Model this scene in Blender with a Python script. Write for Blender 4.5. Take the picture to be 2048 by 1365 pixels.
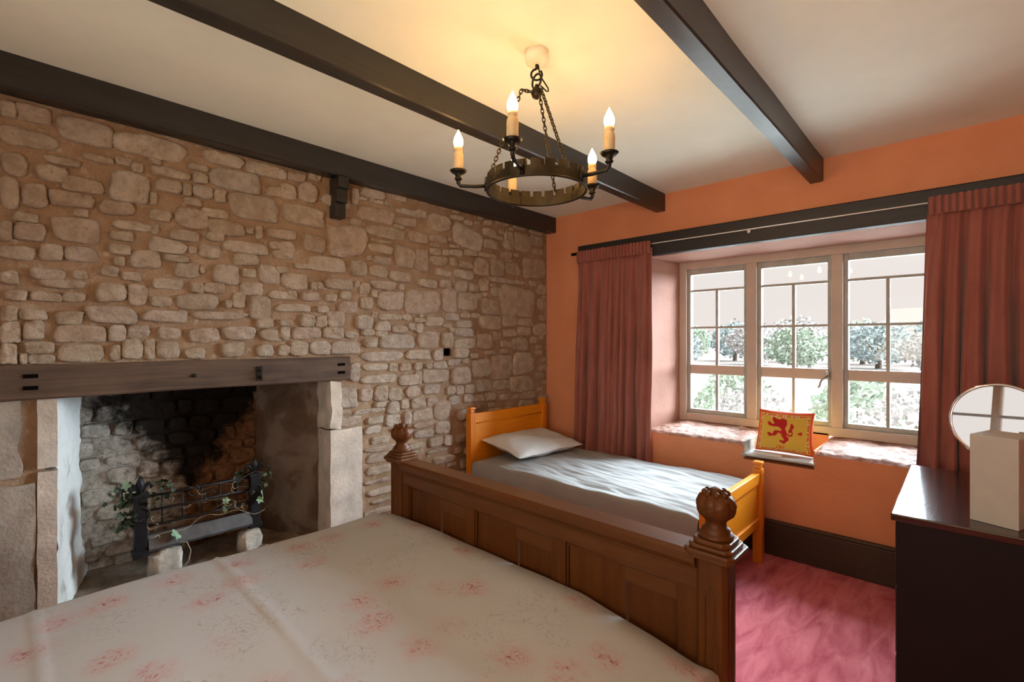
import bpy, bmesh, math, random
from mathutils import Vector, Matrix, noise
for _o in list(bpy.data.objects): bpy.data.objects.remove(_o)
S = bpy.context.scene
COL = S.collection
R = random.Random(7)
PI = math.pi

# ------------------------------------------------------------------ camera
FPX, CXP, CYP = 960.0, 1024.0, 682.5
TH = math.atan((1925 - 1024) / FPX)
CAM = Vector((2.777, -3.428, 1.38))
FW = Vector((-math.sin(TH), math.cos(TH), 0)); RT = Vector((math.cos(TH), math.sin(TH), 0)); UP = Vector((0, 0, 1))
cd = bpy.data.cameras.new('camera'); cam = bpy.data.objects.new('camera', cd); COL.objects.link(cam)
cam.location = CAM; cam.rotation_euler = (PI / 2, 0, TH)
cd.sensor_width = 36; cd.lens = FPX / 2048 * 36; cd.clip_start = .05; cd.clip_end = 500
S.camera = cam
def hit(px, py, axis, val):
    d = FW + RT * ((px - CXP) / FPX) - UP * ((py - CYP) / FPX)
    return CAM + d * ((val - CAM[axis]) / d[axis])

# ------------------------------------------------------------------ world, sun, added rear fill
S.view_settings.view_transform = 'Standard'; S.view_settings.look = 'None'
S.view_settings.exposure = 0.42; S.view_settings.gamma = 1.0; S.view_settings.use_curve_mapping = False
W = bpy.data.worlds.new('sky'); S.world = W; W.use_nodes = True
bg = W.node_tree.nodes['Background']; bg.inputs['Color'].default_value = (1.0, .905, .875, 1); bg.inputs['Strength'].default_value = 0.69
def lamp(kind, name, loc, direction, energy, color, **kw):
    l = bpy.data.lights.new(name, kind); l.energy = energy; l.color = color
    for k, v in kw.items(): setattr(l, k, v)
    o = bpy.data.objects.new(name, l); COL.objects.link(o); o.location = loc
    o.rotation_euler = Vector(direction).to_track_quat('-Z', 'Y').to_euler()
    return o
_el, _az = math.radians(24), math.radians(30)
lamp('SUN', 'hazy_sun', (2, 8, 6), (-math.sin(_az) * math.cos(_el), -math.cos(_az) * math.cos(_el), -math.sin(_el)), 72, (.76, .89, 1.0), angle=math.radians(80))
lamp('AREA', 'rear_fill_light', (2.5, -4.88, 1.5), (-.10, 1, 1.15), 50, (1.0, .87, .66), shape='RECTANGLE', size=1.3, size_y=1.2)  # added warm fill lamp, lifts walls and ceiling from behind the camera

# ------------------------------------------------------------------ materials
def lin(c):
    return tuple(((v / 255) / 12.92 if v / 255 <= .04045 else ((v / 255 + .055) / 1.055) ** 2.4) for v in c)
class NT:
    def __init__(s, name):
        s.m = bpy.data.materials.new(name); s.m.use_nodes = True; s.t = s.m.node_tree; s.n = s.t.nodes; s.l = s.t.links
        s.b = s.n['Principled BSDF']
    def new(s, t, **kw):
        n = s.n.new(t)
        for k, v in kw.items(): setattr(n, k, v)
        return n
    def coord(s, scale=(1, 1, 1), rot=(0, 0, 0), kind='Object'):
        tc = s.new('ShaderNodeTexCoord'); mp = s.new('ShaderNodeMapping')
        mp.inputs['Scale'].default_value = scale; mp.inputs['Rotation'].default_value = rot
        s.l.new(tc.outputs[kind], mp.inputs['Vector']); return mp.outputs[0]
    def geo(s, scale=(1, 1, 1)):
        g = s.new('ShaderNodeNewGeometry'); mp = s.new('ShaderNodeMapping'); mp.inputs['Scale'].default_value = scale
        s.l.new(g.outputs['Position'], mp.inputs['Vector']); return mp.outputs[0]
    def noise(s, v, scale, detail=4, rough=.55, dist=0):
        n = s.new('ShaderNodeTexNoise'); n.inputs['Scale'].default_value = scale; n.inputs['Detail'].default_value = detail
        n.inputs['Roughness'].default_value = rough; n.inputs['Distortion'].default_value = dist
        if v is not None: s.l.new(v, n.inputs['Vector'])
        return n.outputs['Fac']
    def ramp(s, f, stops):
        r = s.new('ShaderNodeValToRGB'); e = r.color_ramp.elements
        while len(e) < len(stops): e.new(.5)
        for i, (p, c) in enumerate(stops):
            e[i].position = p; e[i].color = (*c, 1) if len(c) == 3 else c
        s.l.new(f, r.inputs[0]); return r.outputs[0]
    def mix(s, f, a, b, mode='MIX'):
        m = s.new('ShaderNodeMix', data_type='RGBA', blend_type=mode)
        for sock, v in ((m.inputs[0], f), (m.inputs[6], a), (m.inputs[7], b)):
            if isinstance(v, (int, float)): sock.default_value = v
            elif isinstance(v, tuple): sock.default_value = (*v, 1) if len(v) == 3 else v
            else: s.l.new(v, sock)
        return m.outputs[2]
    def math(s, op, a, b=0.0):
        m = s.new('ShaderNodeMath', operation=op); m.use_clamp = False
        for i, v in enumerate((a, b)):
            if isinstance(v, (int, float)): m.inputs[i].default_value = v
            else: s.l.new(v, m.inputs[i])
        return m.outputs[0]
    def bump(s, h, strength, dist=.01):
        b = s.new('ShaderNodeBump'); b.inputs['Strength'].default_value = strength; b.inputs['Distance'].default_value = dist
        s.l.new(h, b.inputs['Height']); s.l.new(b.outputs[0], s.b.inputs['Normal'])
    def fin(s, color=None, rough=.6, metal=0, spec=.5):
        if color is not None:
            if isinstance(color, tuple): s.b.inputs['Base Color'].default_value = (*color, 1)
            else: s.l.new(color, s.b.inputs['Base Color'])
        s.b.inputs['Roughness'].default_value = rough; s.b.inputs['Metallic'].default_value = metal
        s.b.inputs['Specular IOR Level'].default_value = spec
        return s.m
def plain(name, c, rough=.6, metal=0, var=.12, ns=12, bump=.0, bs=60, spec=.5, scale=(1, 1, 1)):
    t = NT(name); v = t.coord(scale); f = t.noise(v, ns, 5)
    lo = tuple(x * (1 - var) for x in c); hi = tuple(min(1, x * (1 + var)) for x in c)
    col = t.ramp(f, [(.3, lo), (.7, hi)])
    if bump: t.bump(t.noise(v, bs, 4), bump, .006)
    return t.fin(col, rough, metal, spec)
def wood(name, c1, c2, rough=.45, axis=0, ns=6, bump=.15, knots=False, spec=.5):
    t = NT(name); sc = [26, 26, 26]; sc[axis] = 1.6
    v = t.coord(tuple(sc)); f = t.noise(v, 1.5, 6, .6, .4)
    v2 = t.coord((3, 3, 3)); g = t.noise(v2, 1.2, 3)
    col = t.ramp(f, [(.25, c1), (.75, c2)]); col = t.mix(.35, col, t.ramp(g, [(.3, c1), (.7, c2)]))
    t.bump(f, bump, .004); return t.fin(col, rough, 0, spec)

M = {}
# stones: colour differs stone by stone
t = NT('limestone'); oi = t.new('ShaderNodeObjectInfo'); v = t.geo()
base = t.ramp(oi.outputs['Random'], [(0, (.40, .33, .25)), (.22, (.50, .42, .32)), (.45, (.56, .48, .38)), (.62, (.46, .35, .27)), (.78, (.58, .52, .44)), (.9, (.43, .38, .32)), (1, (.50, .38, .30))])
f = t.noise(v, 16, 8, .7, .3); g = t.noise(v, 70, 5, .7)
col = t.mix(t.ramp(f, [(.35, (0, 0, 0)), (.68, (1, 1, 1))]), t.mix(.55, base, (.26, .18, .12)), t.mix(.30, base, (.72, .66, .56)))
col = t.mix(t.ramp(g, [(.30, (.6, .6, .6)), (.44, (0, 0, 0))]), col, (.20, .14, .10))
t.bump(t.mix(.5, f, g), 1.0, .022); M['stone'] = t.fin(col, .92, 0, .2)
t = NT('mortar'); v = t.geo(); f = t.noise(v, 5, 6, .6); g = t.noise(v, 90, 4, .7); k = t.noise(v, 24, 5, .65)
col = t.ramp(f, [(.3, (.27, .175, .105)), (.55, (.36, .25, .165)), (.75, (.45, .345, .25))])
col = t.mix(t.ramp(k, [(.56, (0, 0, 0)), (.70, (.8, .8, .8))]), col, (.50, .42, .33))
col = t.mix(t.ramp(g, [(.3, (.5, .5, .5)), (.5, (0, 0, 0))]), col, (.20, .13, .08))
t.bump(t.mix(.5, g, k), .9, .016); M['mortar'] = t.fin(col, .95, 0, .1)
M['ashlar'] = plain('ashlar', (.53, .48, .41), .9, 0, .22, 9, .7, 70, .2)
M['plaster_stone'] = plain('plaster_stone', (.33, .30, .26), .95, 0, .28, 7, .8, 60, .1)
t = NT('whitewash'); v = t.geo((1, 1, .5)); f = t.noise(v, 9, 7, .65)
t.bump(f, .5, .02); M['whitewash'] = t.fin(t.ramp(f, [(.28, (.42, .40, .36)), (.42, (.78, .80, .78)), (.7, (.86, .88, .86))]), .9, 0, .2)
# fireback: pale masonry with soot and rust burnt into it
t = NT('fireback'); g = t.new('ShaderNodeNewGeometry'); sx = t.new('ShaderNodeSeparateXYZ'); t.l.new(g.outputs['Position'], sx.inputs[0])
v = t.geo(); f = t.noise(v, 7, 7, .65); n2 = t.noise(v, 30, 6, .7)
stone = t.ramp(n2, [(.30, (.14, .12, .10)), (.46, (.42, .39, .33)), (.7, (.66, .62, .54))])
rust = t.ramp(n2, [(.3, (.10, .05, .03)), (.7, (.30, .16, .08))])
yy = t.math('ADD', sx.outputs['Y'], t.math('MULTIPLY', t.math('SUBTRACT', f, .5), .6))
col = t.mix(t.ramp(t.math('MULTIPLY', t.math('ADD', yy, 3.2), 1.0), [(.30, (0, 0, 0)), (.55, (1, 1, 1))]), stone, rust)
dy = t.math('ABSOLUTE', t.math('ADD', sx.outputs['Y'], 2.66))
h = t.math('SUBTRACT', t.math('ADD', sx.outputs['Z'], t.math('MULTIPLY', t.math('SUBTRACT', f, .5), .7)), t.math('MULTIPLY', dy, 1.25))
col = t.mix(t.ramp(h, [(.42, (0, 0, 0)), (.60, (.96, .96, .96))]), col, (.012, .011, .010))
t.bump(t.mix(.5, f, n2), 1.0, .03); M['fireback'] = t.fin(col, .95, 0, .1)
t = NT('brown_plaster'); v = t.geo(); f = t.noise(v, 4, 6, .6, .5); k = t.noise(v, 40, 4)
t.bump(k, .4, .01); M['brown_plaster'] = t.fin(t.ramp(f, [(.3, (.07, .042, .028)), (.5, (.15, .10, .07)), (.56, (.20, .15, .115)), (.75, (.24, .19, .15))]), .9, 0, .2)
M['hearth'] = plain('hearth', (.24, .19, .15), .95, 0, .4, 10, .9, 50, .1)
M['rock'] = plain('rock', (.48, .46, .40), .95, 0, .45, 14, 1.0, 45, .1)
# painted walls
t = NT('terracotta_paint'); v = t.geo(); f = t.noise(v, 3, 5); k = t.noise(v, 28, 5)
t.bump(k, .25, .01); M['salmon'] = t.fin(t.ramp(f, [(.3, (.66, .265, .135)), (.7, (.74, .325, .175))]), .8, 0, .25)
M['dimmed_wall_paint'] = plain('dimmed_wall_paint', (.37, .19, .14), .75, 0, .08, 5, .3, 30, .2)  # same paint as the walls, darkened to offset strong light in the recess
t = NT('flaking_sill'); v = t.geo((1, 1.6, 1)); f = t.noise(v, 26, 6, .7, .6)
t.bump(f, .8, .02); M['sill'] = t.fin(t.ramp(f, [(.36, (.26, .10, .06)), (.47, (.42, .22, .16)), (.7, (.50, .34, .28))]), .6, 0, .4)
M['ceiling'] = plain('ceiling_paint', (.86, .89, .77), .85, 0, .04, 3, .15, 14, .2)
t = NT('crimson_carpet'); v = t.coord((9, 2.2, 1), (0, 0, math.radians(-28))); f = t.noise(v, 1.6, 5, .6, .6); k = t.noise(t.coord(), 260, 3)
t.bump(t.mix(.4, f, k), .8, .012)
M['carpet'] = t.fin(t.ramp(f, [(.3, (.44, .080, .11)), (.55, (.66, .185, .225)), (.75, (.76, .27, .31))]), .95, 0, .15)
M['black_beam'] = wood('black_beam', (.014, .013, .012), (.034, .031, .028), .33, 1, 6, .25)
M['black_lintel'] = wood('black_lintel', (.012, .012, .014), (.028, .028, .032), .5, 0, 6, .3)
M['mantel'] = wood('mantel_oak', (.018, .010, .006), (.15, .095, .062), .8, 1, 6, .8)
M['skirting'] = wood('skirting_dark', (.030, .018, .010), (.060, .038, .022), .5, 0)
M['oak'] = wood('oak_brown', (.060, .017, .002), (.135, .043, .006), .5, 2, 6, .15, False, .3)
M['oak_x'] = wood('oak_brown_rail', (.068, .021, .003), (.150, .052, .010), .40, 0, 6, .15, False, .4)
M['pine'] = wood('honey_pine', (.70, .20, .005), (.90, .36, .015), .33, 1, 6, .08)
M['pine_z'] = wood('honey_pine_post', (.64, .18, .005), (.82, .30, .015), .33, 2, 6, .08)
M['mahogany'] = wood('polished_mahogany', (.020, .008, .006), (.050, .020, .014), .13, 1, 6, .06, False, .9)
M['mahogany_side'] = plain('mahogany_side', (.010, .005, .006), .6, 0, .2, 8, 0, 60, .2)
M['iron'] = plain('black_iron', (.020, .018, .014), .42, .7, .3, 30, .3, 80)
M['old_brass'] = plain('tarnished_iron', (.034, .027, .015), .5, .7, .35, 22, .3, 60)
M['grate_iron'] = plain('grate_iron', (.016, .018, .022), .5, .5, .3, 30, .3, 60)
M['tray_metal'] = plain('ash_tray_metal', (.10, .105, .11), .5, .6, .3, 14, .2, 40)
M['candle'] = plain('candle_card', (.62, .47, .27), .5, 0, .18, 14)
M['rose'] = plain('rose_plaster', (.80, .74, .62), .6, 0, .05)
M['frame'] = plain('window_paint', (.52, .44, .38), .45, 0, .07, 8, .15, 40)
M['frame_grey'] = plain('window_bar_paint', (.38, .39, .37), .5, 0, .14, 12, .2, 40)
M['white_metal'] = plain('white_metal', (.8, .8, .78), .4, 0, .05)
M['steel'] = plain('steel', (.45, .42, .38), .35, .8, .1)
M['slate'] = plain('slate', (.42, .44, .44), .35, 0, .15, 9, .2, 30)
M['paper'] = plain('paper', (.86, .88, .9), .7, 0, .02)
M['card'] = plain('card_box', (.46, .45, .43), .75, 0, .04, 20, .1, 200)
M['leaf'] = plain('ivy_leaf', (.022, .048, .020), .5, 0, .5, 10)
M['leaf_pale'] = plain('ivy_leaf_pale', (.26, .42, .27), .55, 0, .3, 10)
M['vine'] = plain('vine', (.42, .38, .28), .7, 0, .3, 20)
M['dark_vine'] = plain('dark_vine', (.10, .085, .06), .7, 0, .3, 20)
t = NT('curtain_cloth'); v = t.coord((1, 1, .25)); f = t.noise(v, 14, 5); k = t.noise(t.coord(), 320, 3)
t.bump(k, .25, .004); t.b.inputs['Sheen Weight'].default_value = .25
M['curtain'] = t.fin(t.ramp(f, [(.3, (.28, .092, .072)), (.7, (.37, .135, .108))]), .9, 0, .15)
t = NT('white_linen'); v = t.coord(); f = t.noise(v, 5, 4); k = t.noise(t.coord((3, 14, 3), (0, 0, .35)), 2.0, 4, .55, 1.2)
t.bump(t.mix(.25, k, t.noise(v, 300, 2)), .35, .02); M['linen'] = t.fin(t.ramp(f, [(.3, (.325, .330, .330)), (.7, (.365, .370, .370))]), .75, 0, .25)
M['pillowcase'] = plain('pillowcase', (.60, .61, .61), .75, 0, .03, 6, .2, 40)
# floral print
t = NT('floral_cotton'); v = t.coord(); vw = t.coord((1, 1, 0))
dn = t.new('ShaderNodeTexNoise'); dn.inputs['Scale'].default_value = 26; dn.inputs['Detail'].default_value = 3; t.l.new(vw, dn.inputs['Vector'])
ad = t.new('ShaderNodeVectorMath', operation='MULTIPLY_ADD'); ad.inputs[1].default_value = (.085, .085, 0); t.l.new(dn.outputs['Color'], ad.inputs[0]); t.l.new(vw, ad.inputs[2])
vo = t.new('ShaderNodeTexVoronoi'); vo.voronoi_dimensions = '2D'; vo.inputs['Scale'].default_value = 5.6; vo.inputs['Randomness'].default_value = .85; t.l.new(ad.outputs[0], vo.inputs['Vector'])
sep = t.new('ShaderNodeSeparateColor'); t.l.new(vo.outputs['Color'], sep.inputs[0])
on = t.ramp(sep.outputs[0], [(.40, (0, 0, 0)), (.46, (1, 1, 1))])
petal = t.noise(vw, 46, 4, .7, 1.6)
blob = t.math('MULTIPLY', t.ramp(vo.outputs['Distance'], [(.12, (1, 1, 1)), (.42, (0, 0, 0))]), on)
blob2 = t.math('MULTIPLY', blob, t.ramp(petal, [(.40, (.15, .15, .15)), (.60, (1, 1, 1))]))
core = t.math('MULTIPLY', t.math('MULTIPLY', t.ramp(vo.outputs['Distance'], [(.03, (1, 1, 1)), (.24, (0, 0, 0))]), on), t.ramp(petal, [(.54, (0, 0, 0)), (.60, (1, 1, 1))]))
wv = t.noise(vw, 12, 3, .55, 3.0)
line = t.math('MULTIPLY', t.ramp(wv, [(.485, (0, 0, 0)), (.498, (1, 1, 1)), (.502, (1, 1, 1)), (.515, (0, 0, 0))]), t.ramp(t.noise(vw, 4.2, 2), [(.47, (0, 0, 0)), (.56, (1, 1, 1))]))
col = t.mix(t.math('MULTIPLY', line, .65), (.485, .505, .535), (.24, .19, .16))
col = t.mix(t.math('MULTIPLY', blob2, .6), col, (.55, .24, .25))
col = t.mix(t.math('MULTIPLY', core, .9), col, (.24, .055, .065))
t.bump(t.noise(v, 380, 2), .12, .003); M['floral'] = t.fin(col, .8, 0, .2)
# printed cushion cloth
t = NT('printed_cushion'); at = t.new('ShaderNodeAttribute'); at.attribute_name = 'print'; t.bump(t.noise(t.coord(), 40, 4), .25, .006); M['print'] = t.fin(at.outputs['Color'], .7, 0, .3)
# glass: clear sheet with its own reflection
t = NT('window_glass'); tr = t.new('ShaderNodeBsdfTransparent'); gl = t.new('ShaderNodeBsdfGlossy'); gl.inputs['Roughness'].default_value = .02
fr = t.new('ShaderNodeFresnel'); fr.inputs['IOR'].default_value = 1.22; mx = t.new('ShaderNodeMixShader')
tr.inputs['Color'].default_value = (.97, .98, .97, 1)
t.l.new(fr.outputs[0], mx.inputs[0]); t.l.new(tr.outputs[0], mx.inputs[1]); t.l.new(gl.outputs[0], mx.inputs[2]); t.l.new(mx.outputs[0], t.n['Material Output'].inputs[0]); M['glass'] = t.m
t = NT('mirror'); M['mirror'] = t.fin((.92, .92, .92), .01, 1)
t = NT('chrome'); M['chrome'] = t.fin((.8, .8, .8), .15, 1)
t = NT('bulb_glow'); t.b.inputs['Emission Color'].default_value = (1, .54, .17, 1); t.b.inputs['Emission Strength'].default_value = 104; M['bulb'] = t.fin((1, .9, .7), .3)
for nm, c in (('bush', (.29, .33, .25)), ('bush_dark', (.28, .31, .30)), ('bush_pale', (.38, .345, .325))): M[nm] = plain(nm, c, .8, 0, .4, 3)
M['bark'] = plain('bark', (.16, .12, .09), .9)
t = NT('bounce_ground'); v = t.geo(); M['bounce_ground'] = t.fin(t.ramp(t.noise(v, .15, 6), [(.35, (.80, .79, .74)), (.65, (.90, .87, .82))]), .95, 0, 0)  # near ground made extra pale to bounce light up to the ceiling
M['field'] = plain('dry_field', (.140, .115, .102), .95, 0, .2, .3, spec=0)
M['hole'] = plain('hole_shade', (.005, .004, .003), .95, spec=0)  # near-black: the shade inside holes is put into the colour

# ------------------------------------------------------------------ mesh helpers
OFF = {}
class MB:
    def __init__(s): s.v = []; s.f = []
    def add(s, vs, fs):
        o = len(s.v); s.v += [tuple(p) for p in vs]; s.f += [tuple(i + o for i in f) for f in fs]; return s
    def box(s, x0, x1, y0, y1, z0, z1):
        return s.add([(x0, y0, z0), (x1, y0, z0), (x1, y1, z0), (x0, y1, z0), (x0, y0, z1), (x1, y0, z1), (x1, y1, z1), (x0, y1, z1)],
                     [(0, 3, 2, 1), (4, 5, 6, 7), (0, 1, 5, 4), (1, 2, 6, 5), (2, 3, 7, 6), (3, 0, 4, 7)])
    def quadbox(s, bot, top):
        n = len(bot)
        return s.add(list(bot) + list(top), [tuple(range(n - 1, -1, -1)), tuple(range(n, 2 * n))] + [(i, (i + 1) % n, n + (i + 1) % n, n + i) for i in range(n)])
    def tube(s, pts, r, n=8, closed=False, cap=True):
        pts = [Vector(p) for p in pts]; m = len(pts); rs = r if isinstance(r, (list, tuple)) else [r] * m
        up = Vector((.13, .21, .97)); o = len(s.v); N = None
        for i, p in enumerate(pts):
            if closed: T = pts[(i + 1) % m] - pts[i - 1]
            else: T = pts[min(i + 1, m - 1)] - pts[max(i - 1, 0)]
            T.normalize()
            if N is None: N = T.cross(up); N = N if N.length > 1e-3 else T.cross(Vector((1, 0, 0)))
            N = (N - T * N.dot(T)).normalized(); B = T.cross(N)
            for k in range(n):
                a = 2 * PI * k / n; s.v.append(tuple(p + (N * math.cos(a) + B * math.sin(a)) * rs[i]))
        L = m if closed else m - 1
        for i in range(L):
            for k in range(n):
                a = o + i * n + k; b = o + i * n + (k + 1) % n; c = o + ((i + 1) % m) * n + (k + 1) % n; d = o + ((i + 1) % m) * n + k
                s.f.append((a, b, c, d))
        if cap and not closed:
            s.f.append(tuple(o + k for k in range(n - 1, -1, -1))); s.f.append(tuple(o + (m - 1) * n + k for k in range(n)))
        return s
    def lathe(s, c, prof, n=20, fn=None, rot=0):
        o = len(s.v); m = len(prof)
        for i, (r, z) in enumerate(prof):
            for k in range(n):
                a = 2 * PI * k / n + rot; rr = r * (fn(a, i) if fn else 1)
                s.v.append((c[0] + rr * math.cos(a), c[1] + rr * math.sin(a), c[2] + z))
        for i in range(m - 1):
            for k in range(n):
                s.f.append((o + i * n + k, o + i * n + (k + 1) % n, o + (i + 1) * n + (k + 1) % n, o + (i + 1) * n + k))
        s.f.append(tuple(o + k for k in range(n - 1, -1, -1))); s.f.append(tuple(o + (m - 1) * n + k for k in range(n)))
        return s
    def grid(s, nu, nv, fn, skip=None):
        o = len(s.v)
        for j in range(nv + 1):
            for i in range(nu + 1): s.v.append(tuple(fn(i / nu, j / nv)))
        for j in range(nv):
            for i in range(nu):
                if skip and skip((i + .5) / nu, (j + .5) / nv): continue
                a = o + j * (nu + 1) + i; s.f.append((a, a + 1, a + nu + 2, a + nu + 1))
        return s
    def build(s, name, mat, parent=None, smooth=False, base=None, bevel=0, **tg):
        off = OFF.get(parent.name, Vector()) if parent else Vector(base) if base is not None else Vector()
        me = bpy.data.meshes.new(name); me.from_pydata([tuple(Vector(p) - off) for p in s.v], [], s.f)
        if mat: me.materials.append(mat)
        bm = bmesh.new(); bm.from_mesh(me); bmesh.ops.recalc_face_normals(bm, faces=bm.faces); bm.to_mesh(me); bm.free()
        if smooth:
            for p in me.polygons: p.use_smooth = True
        o = bpy.data.objects.new(name, me); COL.objects.link(o)
        if parent: o.parent = parent
        else: o.location = off
        OFF[o.name] = off
        if bevel:
            b = o.modifiers.new('bevel', 'BEVEL'); b.width = bevel; b.segments = 2; b.limit_method = 'ANGLE'; b.angle_limit = math.radians(40)
        for k, vv in tg.items(): o[k] = vv
        return o
def thing(name, loc, label, cat, group=None):
    o = bpy.data.objects.new(name, None); COL.objects.link(o); o.location = loc; o.empty_display_size = .1
    OFF[o.name] = Vector(loc); o['label'] = label; o['category'] = cat
    if group: o['group'] = group
    return o
def tag(o, label, cat, group=None):
    o['label'] = label; o['category'] = cat
    if group: o['group'] = group
    return o
def struct(o): o['kind'] = 'structure'; return o
def nz(x, y, z=0): return noise.noise(Vector((x, y, z)))

# ------------------------------------------------------------------ room shell
CEIL, XR, YN = 2.49, 3.45, -4.6
struct(MB().box(-.9, XR + .2, YN - .25, .55, -.1, 0).build('floor', M['carpet']))
struct(MB().box(-.9, XR + .2, YN - .25, .55, CEIL, CEIL + .1).build('ceiling', M['ceiling']))
struct(MB().box(XR, XR + .15, YN, 0, 0, CEIL).build('wall_right', M['salmon']))
RW, RW3 = (.40, 1.30, 1.0, 2.0), (1.85, 3.15, .90, 2.10)             # two openings behind the bed head; the wider is added for fill light
b = MB()
for x0, x1, z0, z1 in ((-.15, RW[0], 0, CEIL), (RW[1], RW3[0], 0, CEIL), (RW3[1], XR + .15, 0, CEIL), (RW[0], RW[1], 0, RW[2]), (RW[0], RW[1], RW[3], CEIL), (RW3[0], RW3[1], 0, RW3[2]), (RW3[0], RW3[1], RW3[3], CEIL)):
    b.box(x0, x1, YN - .2, YN, z0, z1)
struct(b.build('wall_near', M['salmon']))
for nm, (x0, x1, z0, z1) in (('window_2', RW), ('fill_window', RW3)):  # the wider window is invented to let the rear fill in
    xm = (x0 + x1) / 2; w2 = MB()
    for q in ((x0, x0 + .06, z0, z1), (x1 - .06, x1, z0, z1), (x0 + .06, x1 - .06, z0, z0 + .06), (x0 + .06, x1 - .06, z1 - .06, z1), (xm - .03, xm + .03, z0 + .06, z1 - .06)): w2.box(q[0], q[1], YN - .17, YN - .11, q[2], q[3])
    w2o = struct(w2.build(nm, M['frame']))
    MB().box(x0 + .06, xm - .03, YN - .155, YN - .125, z0 + .62, z0 + .645).build('glazing_bar', M['frame_grey'], w2o); MB().box(xm + .03, x1 - .06, YN - .155, YN - .125, z0 + .62, z0 + .645).build('glazing_bar', M['frame_grey'], w2o)
    MB().box(x0 + .06, xm - .03, YN - .143, YN - .140, z0 + .06, z1 - .06).build('pane', M['glass'], w2o); MB().box(xm + .03, x1 - .06, YN - .143, YN - .140, z0 + .06, z1 - .06).build('pane', M['glass'], w2o)

# far wall with the deep window recess
OX0, OX1, SILL, SOF, YF = 1.00, 2.80, .70, 2.035, .44
TK = .62
b = MB()
b.box(-.75, OX0, 0, TK, 0, CEIL)                                     # left of the window
b.box(OX1, XR + .15, 0, TK, 0, CEIL)
b.box(OX0, OX1, 0, TK, SOF, CEIL)
NX0, NX1, NZ = 1.700, 2.112, .625
b.box(OX0, OX1, 0, TK, 0, .585)
wf = struct(b.build('wall_far', M['salmon']))
# rough sill blocks left and right of the seat notch, with a flaking painted top
def sill_block(x0, x1, seed):
    m = MB(); nx = int((x1 - x0) / .012); ny = 34
    def top(u, v):
        x = x0 + (x1 - x0) * u; y = -.004 + (YF + .03) * v
        z = SILL + .035 * v + .012 * nz(x * 9, y * 12, seed) + .008 * nz(x * 30, y * 38, seed) - .018 * (1 - min(1, v / .07)) ** 2
        z -= .02 * max(0, 1 - (x1 - x) / .03) ** 2 * (1 if seed == 1 else 0) + .02 * max(0, 1 - (x - x0) / .03) ** 2 * (1 if seed == 2 else 0)
        return (x + .006 * nz(x * 3, y * 14, 5), y + (.006 * nz(x * 16, 3, seed) if v == 0 else 0), z)
    m.grid(nx, ny, top); m.build('sill_top', M['sill'], wf, True)
    m = MB(); m.box(x0, x1, 0, TK, .585, SILL - .022); m.build('sill_block', M['salmon'], wf)
sill_block(OX0, NX0, 1); sill_block(NX1, OX1, 2)
MB().box(NX0 - .004, NX0 + .006, .003, YF, .60, SILL + .002).build('notch_cheek', M['rock'], wf)
MB().box(NX1 - .006, NX1 + .004, .003, YF, .60, SILL + .002).build('notch_cheek', M['salmon'], wf)
MB().box(NX0 - .02, NX1 + .01, -.010, YF, .611, NZ).build('seat_slab', M['slate'], wf, bevel=.004)
MB().box(NX0, NX1, YF - .02, YF + .1, .6, .75).build('notch_back', M['salmon'], wf)
# splayed reveals and soffit lining
m = MB(); m.grid(6, 30, lambda u, v: (OX0 + .072 * u + .004 * nz(u * 4, v * 9, 3), .001 + YF * u, SILL - .02 + (SOF - SILL + .02) * v)); m.build('window_reveal', M['dimmed_wall_paint'], wf, True)
m = MB(); m.grid(6, 30, lambda u, v: (OX1 - .055 * u, .001 + YF * u, SILL - .02 + (SOF - SILL + .02) * v)); m.build('window_reveal', M['dimmed_wall_paint'], wf, True)
m = MB(); m.grid(40, 6, lambda u, v: (OX0 + (OX1 - OX0) * u, .001 + YF * v, SOF - .004 - .010 * v)); m.build('window_soffit', M['dimmed_wall_paint'], wf)
b = MB(); b.box(.10, XR, -.030, 0, 0, .205).box(.10, XR, -.036, 0, .205, .225)
bo = struct(b.build('baseboard_far', M['skirting'], bevel=.006))
l = MB(); l.box(.372, XR - .01, -.045, .02, 2.030, 2.192)
lo = struct(l.build('trim_1', M['black_lintel'], bevel=.008)); lo['label'] = 'black timber lintel running over the window'

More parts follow.
